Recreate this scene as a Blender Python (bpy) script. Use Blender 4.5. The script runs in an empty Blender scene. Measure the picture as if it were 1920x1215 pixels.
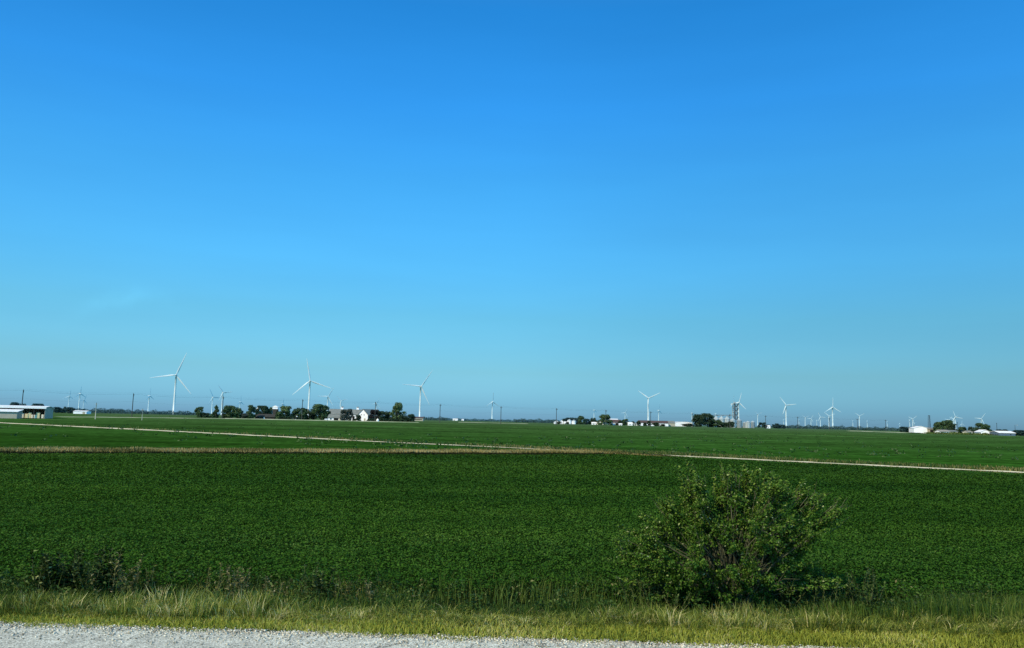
import bpy, math, random
import numpy as np
from mathutils import Vector, Matrix

random.seed(7)
RNG = np.random.default_rng(11)
S = bpy.context.scene
COL = S.collection
R = math.radians

# ------------------------------------------------------------------ camera
F = 1500.0                      # focal length in pixels of the 1920 wide photograph
CAM = Vector((0, 0, 3.3))
PITCH, ROLL = math.atan(181.8 / F), math.atan(0.0227)
_f = Vector((0, math.cos(PITCH), math.sin(PITCH)))
_u0 = Vector((0, -math.sin(PITCH), math.cos(PITCH)))
_r0 = Vector((1, 0, 0))
_r = _r0 * math.cos(ROLL) + _u0 * math.sin(ROLL)
_u = _u0 * math.cos(ROLL) - _r0 * math.sin(ROLL)
cd = bpy.data.cameras.new('camera')
cam = bpy.data.objects.new('camera', cd)
COL.objects.link(cam)
m = Matrix((_r, _u, -_f)).transposed().to_4x4()
m.translation = CAM
cam.matrix_world = m
cd.sensor_width = 36
cd.lens = 36 * F / 1920
cd.clip_start, cd.clip_end = 0.1, 80000
S.camera = cam


def ray(px, py):
    return _f + _r * ((px - 960) / F) + _u * ((607.5 - py) / F)


def P(px, py, Y):               # point at forward distance Y seen at a measured place of the photo
    d = ray(px, py)
    return CAM + d * (Y / d.y)


def G(px, py, z=0.0):           # point at height z seen at a measured place of the photo
    d = ray(px, py)
    return CAM + d * ((z - CAM.z) / d.z)


def sm(a, b, t):
    t = max(0.0, min(1.0, (t - a) / (b - a)))
    return t * t * (3 - 2 * t)


def gz(Y):                      # the plain rises slightly towards the farms
    return 0.8 * sm(150, 420, Y)


def yh(px):
    return 767.5 + 0.0227 * px


def base(px, Y):                # ground point under image column px at distance Y
    z = gz(Y)
    p = P(px, yh(px) + (CAM.z - z) * F / Y, Y)
    return Vector((p.x, Y, z))


def mpp(Y):
    return Y / F


# ------------------------------------------------------------------ materials
MATS = {}


def mat(name, c1, c2=None, scale=1.0, rough=0.8, spec=0.2, bump=0.0, coord='Object', detail=6, dist=0.02):
    if name in MATS:
        return MATS[name]
    mt = bpy.data.materials.new(name)
    mt.use_nodes = True
    nt = mt.node_tree
    b = nt.nodes['Principled BSDF']
    b.inputs['Roughness'].default_value = rough
    b.inputs['Specular IOR Level'].default_value = spec
    c2 = c2 or tuple(x * 0.75 for x in c1)
    tc = nt.nodes.new('ShaderNodeTexCoord')
    n = nt.nodes.new('ShaderNodeTexNoise')
    n.inputs['Scale'].default_value = scale
    n.inputs['Detail'].default_value = detail
    nt.links.new(tc.outputs[coord], n.inputs['Vector'])
    r = nt.nodes.new('ShaderNodeValToRGB')
    r.color_ramp.elements[0].position = 0.32
    r.color_ramp.elements[1].position = 0.68
    r.color_ramp.elements[0].color = (*c2, 1)
    r.color_ramp.elements[1].color = (*c1, 1)
    nt.links.new(n.outputs['Fac'], r.inputs['Fac'])
    nt.links.new(r.outputs['Color'], b.inputs['Base Color'])
    if bump:
        bp = nt.nodes.new('ShaderNodeBump')
        bp.inputs['Strength'].default_value = bump
        bp.inputs['Distance'].default_value = dist
        nt.links.new(n.outputs['Fac'], bp.inputs['Height'])
        nt.links.new(bp.outputs['Normal'], b.inputs['Normal'])
    MATS[name] = mt
    return mt


def leafmat(name, stops, transl=0.3, rough=0.55, spec=0.3, patch=None):
    """Leaf material: colour from the per-leaf attribute 'tint' (0..1), some light passing through."""
    mt = bpy.data.materials.new(name)
    mt.use_nodes = True
    nt = mt.node_tree
    b = nt.nodes['Principled BSDF']
    out = nt.nodes['Material Output']
    b.inputs['Roughness'].default_value = rough
    b.inputs['Specular IOR Level'].default_value = spec
    a = nt.nodes.new('ShaderNodeAttribute')
    a.attribute_name = 'tint'
    r = nt.nodes.new('ShaderNodeValToRGB')
    el = r.color_ramp.elements
    while len(el) < len(stops):
        el.new(0.5)
    for e, (p, c) in zip(el, stops):
        e.position = p
        e.color = (*c, 1)
    nt.links.new(a.outputs['Fac'], r.inputs['Fac'])
    col = r.outputs['Color']
    if patch:                    # broad patches of slightly other growth
        tc = nt.nodes.new('ShaderNodeTexCoord')
        mp = nt.nodes.new('ShaderNodeMapping')
        mp.inputs['Scale'].default_value = patch[0]
        n = nt.nodes.new('ShaderNodeTexNoise')
        n.inputs['Scale'].default_value = 1.0
        n.inputs['Detail'].default_value = 3
        nt.links.new(tc.outputs['Object'], mp.inputs['Vector'])
        nt.links.new(mp.outputs['Vector'], n.inputs['Vector'])
        r2 = nt.nodes.new('ShaderNodeValToRGB')
        r2.color_ramp.elements[0].position = 0.35
        r2.color_ramp.elements[1].position = 0.65
        r2.color_ramp.elements[0].color = (*patch[1], 1)
        r2.color_ramp.elements[1].color = (*patch[2], 1)
        nt.links.new(n.outputs['Fac'], r2.inputs['Fac'])
        mx = nt.nodes.new('ShaderNodeMixRGB')
        mx.blend_type = 'MULTIPLY'
        mx.inputs['Fac'].default_value = 1
        nt.links.new(col, mx.inputs['Color1'])
        nt.links.new(r2.outputs['Color'], mx.inputs['Color2'])
        col = mx.outputs['Color']
    nt.links.new(col, b.inputs['Base Color'])
    if transl:
        t = nt.nodes.new('ShaderNodeBsdfTranslucent')
        ms = nt.nodes.new('ShaderNodeMixShader')
        ms.inputs['Fac'].default_value = transl
        nt.links.new(col, t.inputs['Color'])
        nt.links.new(b.outputs['BSDF'], ms.inputs[1])
        nt.links.new(t.outputs['BSDF'], ms.inputs[2])
        nt.links.new(ms.outputs['Shader'], out.inputs['Surface'])
    MATS[name] = mt
    return mt


# ------------------------------------------------------------------ objects
def tag(o, label=None, cat=None, group=None, kind=None):
    if label:
        o['label'] = label
    if cat:
        o['category'] = cat
    if group:
        o['group'] = group
    if kind:
        o['kind'] = kind
    return o


def empty(name, label, cat, loc, rz=0.0, group=None):
    o = bpy.data.objects.new(name, None)
    o.empty_display_size = 0.5
    COL.objects.link(o)
    o.location = loc
    o.rotation_euler = (0, 0, rz)
    return tag(o, label, cat, group)


def link(name, me, parent=None, loc=None):
    o = bpy.data.objects.new(name, me)
    COL.objects.link(o)
    if parent:
        o.parent = parent
    if loc is not None:
        o.location = loc
    return o


class MB:
    def __init__(s):
        s.v, s.f = [], []

    def add(s, v, f):
        k = len(s.v)
        s.v += [tuple(x) for x in v]
        s.f += [tuple(i + k for i in q) for q in f]
        return s

    def box(s, c, d, rz=0.0):
        ca, sa = math.cos(rz), math.sin(rz)
        v = []
        for z in (-.5, .5):
            for x, y in ((-.5, -.5), (.5, -.5), (.5, .5), (-.5, .5)):
                X, Y = x * d[0], y * d[1]
                v.append((c[0] + X * ca - Y * sa, c[1] + X * sa + Y * ca, c[2] + z * d[2]))
        return s.add(v, [(3, 2, 1, 0), (4, 5, 6, 7), (0, 1, 5, 4), (1, 2, 6, 5), (2, 3, 7, 6), (3, 0, 4, 7)])

    def tube(s, pts, rad, n=6, cap=True):
        pts = [Vector(p) for p in pts]
        v, f = [], []
        for i, p in enumerate(pts):
            d = (pts[min(i + 1, len(pts) - 1)] - pts[max(i - 1, 0)]).normalized()
            a = d.cross(Vector((0, 0, 1)) if abs(d.z) < 0.9 else Vector((1, 0, 0))).normalized()
            b = d.cross(a)
            for k in range(n):
                t = 2 * math.pi * k / n
                v.append(p + (a * math.cos(t) + b * math.sin(t)) * rad[i])
        for i in range(len(pts) - 1):
            for k in range(n):
                f.append((i * n + k, i * n + (k + 1) % n, (i + 1) * n + (k + 1) % n, (i + 1) * n + k))
        if cap:
            f.append(tuple(range(n)))
            f.append(tuple((len(pts) - 1) * n + k for k in reversed(range(n))))
        return s.add(v, f)

    def prism(s, prof, y0, y1):          # profile in x,z swept along y
        n = len(prof)
        v = [(x, y0, z) for x, z in prof] + [(x, y1, z) for x, z in prof]
        f = [tuple(range(n)), tuple(reversed(range(n, 2 * n)))]
        f += [(i, n + i, n + (i + 1) % n, (i + 1) % n) for i in range(n)]
        return s.add(v, f)

    def mesh(s, name, mt, smooth=False):
        me = bpy.data.meshes.new(name)
        me.from_pydata(s.v, [], s.f)
        me.update()
        if mt:
            me.materials.append(mt)
        if smooth:
            for p in me.polygons:
                p.use_smooth = True
        return me

    def build(s, name, mt, parent=None, smooth=False, loc=None):
        return link(name, s.mesh(name, mt, smooth), parent, loc)


def np_mesh(name, verts, faces, mt, tint=None):
    """verts (N,3), faces (M,k) -> mesh, tint a value per face"""
    me = bpy.data.meshes.new(name)
    M, k = faces.shape
    me.vertices.add(len(verts))
    me.vertices.foreach_set('co', np.ascontiguousarray(verts, dtype=np.float32).ravel())
    me.loops.add(M * k)
    me.loops.foreach_set('vertex_index', np.ascontiguousarray(faces, dtype=np.int32).ravel())
    me.polygons.add(M)
    me.polygons.foreach_set('loop_start', np.arange(0, M * k, k, dtype=np.int32))
    if tint is not None:
        a = me.attributes.new('tint', 'FLOAT', 'FACE')
        a.data.foreach_set('value', np.ascontiguousarray(tint, dtype=np.float32))
    me.update(calc_edges=True)
    me.validate()
    me.materials.append(mt)
    return me


def unit(a):
    return a / np.maximum(np.linalg.norm(a, axis=1, keepdims=True), 1e-9)


def leaves(pos, size, nrm, aspect=0.62, fold=0.12, tdir=None):
    """one kite-shaped leaf per position"""
    n = unit(nrm)
    t = RNG.normal(size=pos.shape) if tdir is None else tdir
    t = unit(t - n * np.sum(t * n, axis=1, keepdims=True))
    b = np.cross(n, t)
    s = size[:, None]
    v = np.stack([pos - t * s * .5, pos + b * s * aspect * .5 + n * s * fold - t * s * .06,
                  pos + t * s * .5 - n * s * fold * .6, pos - b * s * aspect * .5 + n * s * fold - t * s * .06], axis=1)
    N = len(pos)
    f = np.arange(N * 4).reshape(N, 4)
    return v.reshape(-1, 3), f


def blades(xy, z0, h, w, lean, tint, top=None):
    """bent grass blades: xy (N,2), lean (N,2) is the tip's shift; three triangles each"""
    N = len(xy)
    a = RNG.uniform(0, 2 * np.pi, N)
    d = np.stack([np.cos(a), np.sin(a)], 1) * w[:, None] * .5
    z = np.zeros(N) + z0
    def pt(q, zz):
        return np.concatenate([q, zz[:, None]], 1)
    v = np.stack([pt(xy - d, z), pt(xy + d, z), pt(xy + lean * .35 + d * .8, z + h * .58),
                  pt(xy + lean * .35 - d * .8, z + h * .58), pt(xy + lean, z + h * (1 - .25 * np.minimum(1, np.linalg.norm(lean, axis=1) / np.maximum(h, .01))))], 1)
    k = np.arange(N)[:, None] * 5
    f = np.stack([k + [0, 1, 2], k + [0, 2, 3], k + [3, 2, 4]], 1).reshape(-1, 3)
    t = np.repeat(tint, 3).reshape(N, 3)
    if top is not None:
        t[:, 2] = top
    return v.reshape(-1, 3), f, t.ravel()


def vnoise(x, y, s, seed=0):
    """smooth random field for clumping"""
    r = np.random.default_rng(seed)
    o = np.zeros_like(x)
    for i in range(7):
        a = r.uniform(0, 2 * np.pi)
        k = s * r.uniform(.6, 1.9)
        o += np.sin((x * np.cos(a) + y * np.sin(a)) * k + r.uniform(0, 6.28))
    return o / 7 ** .5


# ------------------------------------------------------------------ light and sky
SUN_EL, SUN_AZ = R(37), R(136)          # azimuth counter-clockwise from +Y: behind the viewer, to the left
sdir = Vector((-math.sin(SUN_AZ) * math.cos(SUN_EL), math.cos(SUN_AZ) * math.cos(SUN_EL), math.sin(SUN_EL)))
sl = bpy.data.lights.new('sun', 'SUN')
sl.energy, sl.angle, sl.color = 5.0, R(0.53), (1.0, 0.87, 0.64)
so = bpy.data.objects.new('sun', sl)
COL.objects.link(so)
so.rotation_euler = sdir.to_track_quat('Z', 'Y').to_euler()
W = bpy.data.worlds.new('World')
S.world = W
W.use_nodes = True
nt = W.node_tree
bg = nt.nodes['Background']
bg.inputs['Strength'].default_value = 0.1
sky = nt.nodes.new('ShaderNodeTexSky')
sky.sky_type = 'NISHITA'
sky.sun_disc = False
sky.sun_elevation, sky.sun_rotation = SUN_EL, SUN_AZ
tc = nt.nodes.new('ShaderNodeTexCoord')
sep = nt.nodes.new('ShaderNodeSeparateXYZ')
nt.links.new(tc.outputs['Generated'], sep.inputs['Vector'])
mr = nt.nodes.new('ShaderNodeMapRange')
mr.inputs['From Min'].default_value, mr.inputs['From Max'].default_value = 0.0, 0.8
nt.links.new(sep.outputs['Z'], mr.inputs['Value'])
cr = nt.nodes.new('ShaderNodeValToRGB')
# deepening of the clear summer sky in view, by elevation (sine of it), relative to the plain sky model
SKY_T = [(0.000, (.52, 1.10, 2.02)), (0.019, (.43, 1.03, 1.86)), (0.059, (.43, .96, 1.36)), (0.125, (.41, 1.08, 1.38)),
         (0.19, (.38, 1.28, 1.75)), (0.286, (.32, 1.40, 2.05)), (0.376, (.24, 1.42, 2.35)), (0.474, (.17, 1.35, 2.30)), (0.8, (.85, 1.25, 1.5))]  # last stop: unseen zenith made more neutral so the ambient fill is less blue
el = cr.color_ramp.elements
while len(el) < len(SKY_T):
    el.new(0.5)
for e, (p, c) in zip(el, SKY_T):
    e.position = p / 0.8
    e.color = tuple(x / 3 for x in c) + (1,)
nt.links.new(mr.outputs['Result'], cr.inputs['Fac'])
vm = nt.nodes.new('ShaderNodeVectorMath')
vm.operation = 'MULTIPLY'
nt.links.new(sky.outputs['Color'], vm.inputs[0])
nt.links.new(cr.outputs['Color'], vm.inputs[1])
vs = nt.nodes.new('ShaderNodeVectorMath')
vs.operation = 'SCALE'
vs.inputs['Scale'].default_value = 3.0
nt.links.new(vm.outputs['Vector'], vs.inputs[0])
mx_ = nt.nodes.new('ShaderNodeMapRange')          # slightly deeper blue on the sunward side
mx_.inputs['From Min'].default_value, mx_.inputs['From Max'].default_value = -0.62, 0.0
mx_.inputs['To Min'].default_value, mx_.inputs['To Max'].default_value = 0.78, 1.0
nt.links.new(sep.outputs['X'], mx_.inputs['Value'])
vx_ = nt.nodes.new('ShaderNodeVectorMath')
vx_.operation = 'SCALE'
nt.links.new(vs.outputs['Vector'], vx_.inputs[0])
nt.links.new(mx_.outputs['Result'], vx_.inputs['Scale'])
# one faint pale wisp low on the left, and very slight unevenness of the air
wd = ray(232, 552).normalized()
side = Vector((wd.y, -wd.x, 0)).normalized()
def dotn(v):
    n = nt.nodes.new('ShaderNodeVectorMath'); n.operation = 'DOT_PRODUCT'
    nt.links.new(tc.outputs['Generated'], n.inputs[0]); n.inputs[1].default_value = v
    return n.outputs['Value']
def math_(op, a, b=None):
    n = nt.nodes.new('ShaderNodeMath'); n.operation = op
    for i, q in enumerate((a, b)):
        if q is None:
            continue
        if isinstance(q, (int, float)):
            n.inputs[i].default_value = q
        else:
            nt.links.new(q, n.inputs[i])
    return n.outputs[0]
sx_ = math_('DIVIDE', dotn(side), .040)                   # across the wisp
up_ = math_('SUBTRACT', dotn((0, 0, 1)), wd.z)
arc = math_('ADD', math_('DIVIDE', up_, .0085), math_('POWER', math_('SUBTRACT', sx_, .55), 2.0))
ridge = math_('POWER', 2.718, math_('MULTIPLY', math_('MULTIPLY', arc, arc), -.7))
fade_ = math_('POWER', 2.718, math_('MULTIPLY', math_('MULTIPLY', sx_, sx_), -1.1))
wn = nt.nodes.new('ShaderNodeTexNoise')
wn.inputs['Scale'].default_value = 55
nt.links.new(tc.outputs['Generated'], wn.inputs['Vector'])
wisp = math_('MULTIPLY', math_('MULTIPLY', ridge, fade_), math_('MULTIPLY', wn.outputs['Fac'], .17))
mpn = nt.nodes.new('ShaderNodeMapping')
mpn.inputs['Scale'].default_value = (2.2, 2.2, 16)
nt.links.new(tc.outputs['Generated'], mpn.inputs['Vector'])
an_ = nt.nodes.new('ShaderNodeTexNoise')
an_.inputs['Scale'].default_value = 1.6
an_.inputs['Detail'].default_value = 4
nt.links.new(mpn.outputs[0], an_.inputs['Vector'])
air = math_('MULTIPLY', math_('SUBTRACT', an_.outputs['Fac'], .5), .10)
tot = math_('ADD', math_('ADD', wisp, air), 1.0)
vw_ = nt.nodes.new('ShaderNodeVectorMath')
vw_.operation = 'SCALE'
nt.links.new(vx_.outputs['Vector'], vw_.inputs[0])
nt.links.new(tot, vw_.inputs['Scale'])
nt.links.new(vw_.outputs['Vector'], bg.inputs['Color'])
S.view_settings.view_transform = 'Standard'
S.view_settings.look = 'None'
S.view_settings.exposure = 0

# ------------------------------------------------------------------ ground
# edges of the near zones, from measured places of the photo
_eL, _eR = G(0, 1171), G(1500, 1217)          # gravel / grass edge


def lineY(a, b):
    k = (b.y - a.y) / (b.x - a.x)
    return lambda x: a.y + k * (x - a.x)


Y_ROAD = lineY(_eL, _eR)
Y_FRINGE = lineY(G(0, 1158), G(1900, 1195))
Y_CLUMP = lineY(G(0, 1146), G(1900, 1178))
Y_TALL = lineY(G(0, 1118, .0), G(1900, 1150, .0))
CAN = 0.34                                    # height of the soybean canopy
_n0, _n1, _n2 = G(0, 849.5, CAN), G(1160, 851.5, CAN), G(1920, 890, CAN)
FAR_L, FAR_R = lineY(_n0, _n1), lineY(_n1, _n2)


def y_far(x):
    return np.where(x < _n1.x, FAR_L(x), FAR_R(x))


def ground_material():
    mt = bpy.data.materials.new('crop_ground')
    mt.use_nodes = True
    nt = mt.node_tree
    b = nt.nodes['Principled BSDF']
    b.inputs['Roughness'].default_value = 1
    b.inputs['Specular IOR Level'].default_value = 0.0
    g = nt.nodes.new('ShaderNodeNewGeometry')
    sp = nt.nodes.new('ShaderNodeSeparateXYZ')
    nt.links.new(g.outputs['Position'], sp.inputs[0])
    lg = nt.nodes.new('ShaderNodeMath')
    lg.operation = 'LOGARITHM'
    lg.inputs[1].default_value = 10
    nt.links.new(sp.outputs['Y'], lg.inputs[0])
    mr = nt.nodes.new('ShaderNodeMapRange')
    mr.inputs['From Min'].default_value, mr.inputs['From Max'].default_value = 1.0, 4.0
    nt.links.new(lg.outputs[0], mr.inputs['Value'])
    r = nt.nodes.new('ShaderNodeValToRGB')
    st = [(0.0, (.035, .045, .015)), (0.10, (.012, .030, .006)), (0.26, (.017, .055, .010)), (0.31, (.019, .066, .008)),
          (0.42, (.028, .078, .015)), (0.52, (.040, .092, .024)), (0.63, (.052, .102, .040)), (0.78, (.06, .115, .065)), (1.0, (.08, .17, .17))]  # far stops shift to blue-green: distance haze painted into the crop colour
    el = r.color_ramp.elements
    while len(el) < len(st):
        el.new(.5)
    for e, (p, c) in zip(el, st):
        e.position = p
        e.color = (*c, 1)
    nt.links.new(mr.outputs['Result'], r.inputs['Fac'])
    col = r.outputs['Color']
    for sc, lo, hi, seed in (((.008, .022, 1), .70, 1.32, 3), ((.03, .09, 1), .66, 1.36, 9), ((.35, .22, 1), .66, 1.36, 5), ((1.6, .8, 1), .6, 1.4, 8)):
        mp = nt.nodes.new('ShaderNodeMapping')
        mp.inputs['Scale'].default_value = sc
        mp.inputs['Location'].default_value = (seed * 7.3, seed * 3.1, 0)
        nt.links.new(g.outputs['Position'], mp.inputs['Vector'])
        n = nt.nodes.new('ShaderNodeTexNoise')
        n.inputs['Detail'].default_value = 4
        n.inputs['Scale'].default_value = 1
        nt.links.new(mp.outputs[0], n.inputs['Vector'])
        q = nt.nodes.new('ShaderNodeMapRange')
        q.inputs['From Min'].default_value, q.inputs['From Max'].default_value = .3, .7
        q.inputs['To Min'].default_value, q.inputs['To Max'].default_value = lo, hi
        nt.links.new(n.outputs['Fac'], q.inputs['Value'])
        vm = nt.nodes.new('ShaderNodeVectorMath')
        vm.operation = 'SCALE'
        nt.links.new(col, vm.inputs[0])
        nt.links.new(q.outputs['Result'], vm.inputs['Scale'])
        col = vm.outputs['Vector']
    nt.links.new(col, b.inputs['Base Color'])
    return mt


ys = [-80, -20, 0, 8, 12, 16, 30, 60, 100, 150] + [150 + 13.5 * i for i in range(1, 21)] + [500, 700, 1000, 1600, 2600, 5000, 10000, 20000, 45000]
xs = [-40000, -8000, -2000, -500, -120, 0, 120, 500, 2000, 8000, 40000]
gb = MB()
gb.v = [(x, y, gz(y)) for y in ys for x in xs]
nx = len(xs)
gb.f = [(j * nx + i, j * nx + i + 1, (j + 1) * nx + i + 1, (j + 1) * nx + i) for j in range(len(ys) - 1) for i in range(nx - 1)]
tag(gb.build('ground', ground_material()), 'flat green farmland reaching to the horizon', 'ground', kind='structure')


def road_material():
    mt = bpy.data.materials.new('pale_road')
    mt.use_nodes = True
    nt = mt.node_tree
    b = nt.nodes['Principled BSDF']
    b.inputs['Roughness'].default_value = 0.9
    b.inputs['Specular IOR Level'].default_value = 0.15
    tc = nt.nodes.new('ShaderNodeTexCoord')
    def noise(s, d=4):
        n = nt.nodes.new('ShaderNodeTexNoise')
        n.inputs['Scale'].default_value = s
        n.inputs['Detail'].default_value = d
        nt.links.new(tc.outputs['Object'], n.inputs['Vector'])
        return n
    v = nt.nodes.new('ShaderNodeTexVoronoi')
    v.inputs['Scale'].default_value = 55
    nt.links.new(tc.outputs['Object'], v.inputs['Vector'])
    r = nt.nodes.new('ShaderNodeValToRGB')
    for e, p, c in zip(r.color_ramp.elements, (.1, .9), ((.285, .295, .25, 1), (.79, .81, .70, 1))):
        e.position, e.color = p, c
    sx = nt.nodes.new('ShaderNodeSeparateXYZ')
    nt.links.new(v.outputs['Color'], sx.inputs[0])
    nt.links.new(sx.outputs[0], r.inputs['Fac'])
    n1 = noise(2.2)
    n2 = noise(26)
    mul = nt.nodes.new('ShaderNodeMath'); mul.operation = 'ADD'
    nt.links.new(n1.outputs['Fac'], mul.inputs[0]); nt.links.new(n2.outputs['Fac'], mul.inputs[1])
    mr = nt.nodes.new('ShaderNodeMapRange')
    mr.inputs['From Min'].default_value, mr.inputs['From Max'].default_value = .7, 1.3
    mr.inputs['To Min'].default_value, mr.inputs['To Max'].default_value = .62, 1.12
    nt.links.new(mul.outputs[0], mr.inputs['Value'])
    vm = nt.nodes.new('ShaderNodeVectorMath'); vm.operation = 'SCALE'
    nt.links.new(r.outputs['Color'], vm.inputs[0]); nt.links.new(mr.outputs['Result'], vm.inputs['Scale'])
    # a few thin wandering cracks
    n3 = noise(1.3, 3)
    dv = nt.nodes.new('ShaderNodeVectorMath'); dv.operation = 'MULTIPLY_ADD'
    dv.inputs[1].default_value = (1.0, 1.0, 1.0)
    nt.links.new(n3.outputs['Color'], dv.inputs[0]); nt.links.new(tc.outputs['Object'], dv.inputs[2])
    vc = nt.nodes.new('ShaderNodeTexVoronoi'); vc.feature = 'DISTANCE_TO_EDGE'
    vc.inputs['Scale'].default_value = .23
    nt.links.new(dv.outputs['Vector'], vc.inputs['Vector'])
    lt = nt.nodes.new('ShaderNodeMapRange')
    lt.inputs['From Min'].default_value, lt.inputs['From Max'].default_value = .0015, .006
    lt.inputs['To Min'].default_value, lt.inputs['To Max'].default_value = .35, 1
    nt.links.new(vc.outputs['Distance'], lt.inputs['Value'])
    vm2 = nt.nodes.new('ShaderNodeVectorMath'); vm2.operation = 'SCALE'
    nt.links.new(vm.outputs['Vector'], vm2.inputs[0]); nt.links.new(lt.outputs['Result'], vm2.inputs['Scale'])
    mpw = nt.nodes.new('ShaderNodeMapping')
    mpw.inputs['Scale'].default_value = (.12, 1.7, 1)
    mpw.inputs['Rotation'].default_value = (0, 0, .01)
    nt.links.new(tc.outputs['Object'], mpw.inputs['Vector'])
    nw = nt.nodes.new('ShaderNodeTexNoise'); nw.inputs['Scale'].default_value = 1.0; nw.inputs['Detail'].default_value = 5
    nt.links.new(mpw.outputs[0], nw.inputs['Vector'])
    mw = nt.nodes.new('ShaderNodeMapRange')
    mw.inputs['From Min'].default_value, mw.inputs['From Max'].default_value = .35, .65
    mw.inputs['To Min'].default_value, mw.inputs['To Max'].default_value = .80, 1.05
    nt.links.new(nw.outputs['Fac'], mw.inputs['Value'])
    vm3 = nt.nodes.new('ShaderNodeVectorMath'); vm3.operation = 'SCALE'
    nt.links.new(vm2.outputs['Vector'], vm3.inputs[0]); nt.links.new(mw.outputs['Result'], vm3.inputs['Scale'])
    nt.links.new(vm3.outputs['Vector'], b.inputs['Base Color'])
    bp = nt.nodes.new('ShaderNodeBump')
    bp.inputs['Strength'].default_value = .5
    bp.inputs['Distance'].default_value = .008
    nt.links.new(v.outputs['Distance'], bp.inputs['Height'])
    nt.links.new(bp.outputs['Normal'], b.inputs['Normal'])
    return mt


rb = MB()                                    # the near road, its far edge slightly ragged
k = 260
for i in range(k + 1):
    x = -26 + 52 * i / k
    yy = Y_ROAD(x) + .05 * math.sin(x * 1.7) + .06 * math.sin(x * 4.1 + 1) + random.uniform(-.05, .05)
    rb.v += [(x, -14, .02), (x, yy, .02)]
rb.f = [(2 * i, 2 * i + 2, 2 * i + 3, 2 * i + 1) for i in range(k)]
tag(rb.build('road', road_material()), 'pale grey chip sealed road at the bottom of the view', 'road', kind='structure')

# loose chippings along the road edge
NS = 16000
sxp = RNG.uniform(-14, 14, NS)
syp = np.array([Y_ROAD(x) for x in sxp]) + RNG.normal(-.05, .075, NS) - np.abs(RNG.normal(0, .35, NS)) * (RNG.random(NS) < .4)
ssz = np.clip(RNG.gamma(1.7, .0042, NS) * .7 + .0035, 0, .016)
cube = np.array([[x, y, z] for z in (-1, 1) for x, y in ((-1, -1), (1, -1), (1, 1), (-1, 1))], float)
sv = (cube[None] * RNG.uniform(.45, 1.1, (NS, 8, 3))) * (ssz[:, None, None] * np.array([1.15, .85, .7]))
an = RNG.uniform(0, 6.28, NS)
ca, sa = np.cos(an)[:, None], np.sin(an)[:, None]
vx, vy = sv[..., 0] * ca - sv[..., 1] * sa, sv[..., 0] * sa + sv[..., 1] * ca
sv = np.stack([vx + sxp[:, None], vy + syp[:, None], sv[..., 2] + .022 + ssz[:, None] * .45], -1)
cf = np.array([(3, 2, 1, 0), (4, 5, 6, 7), (0, 1, 5, 4), (1, 2, 6, 5), (2, 3, 7, 6), (3, 0, 4, 7)])
sf = (np.arange(NS)[:, None, None] * 8 + cf[None]).reshape(-1, 4)
stone = leafmat('stone_chips', [(0, (.17, .16, .13)), (.5, (.44, .42, .34)), (1, (.78, .74, .62))], transl=0, rough=.9, spec=.1)
tag(link('gravel', np_mesh('gravel', sv.reshape(-1, 3), sf, stone, np.repeat(RNG.random(NS), 6))),
    'loose pale stone chips along the road edge', 'gravel', kind='stuff')

# ---- farm track crossing the fields
trk = mat('pale_track', (.80, .72, .50), (.46, .42, .25), scale=.25, rough=1)
cl = [(-60, 789.6, 3.0), (60, 795.4, 3.6), (330, 808.6, 3.8), (560, 820.4, 3.0), (720, 828.5, 2.0), (900, 836.5, 1.8), (1080, 845.2, 1.0), (1150, 848.6, .9), (1225, 852.2, 2.0), (1300, 855.9, 2.5), (1550, 868, 2.3), (1920, 885.6, 2.4), (2100, 894.3, 2.4)]
pts = []
for px, py, w in cl:
    p = G(px, py, .03)
    for _ in range(4):
        p = G(px, py, gz(p.y) + .03)
    pts.append((p, w))
tb = MB()
nsub = 14
dense = []
for (a, wa), (b, wb) in zip(pts, pts[1:]):
    for i in range(nsub):
        t = i / nsub
        dense.append((a.lerp(b, t), wa + (wb - wa) * t))
for i, (p, w) in enumerate(dense):
    q0, q1 = dense[max(0, i - 1)][0], dense[min(len(dense) - 1, i + 1)][0]
    d = (q1 - q0).normalized()
    nrm = Vector((-d.y, d.x, 0))
    a, b = random.uniform(.25, .65), random.uniform(.25, .65)
    for q in (p + nrm * w * a, p - nrm * w * b):
        tb.v.append((q.x, q.y, gz(q.y) + .03))
tb.f = [(2 * i, 2 * i + 1, 2 * i + 3, 2 * i + 2) for i in range(len(dense) - 1)]
tag(tb.build('farm_track', trk), 'pale gravel farm track slanting between the fields', 'track', kind='structure')

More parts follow.
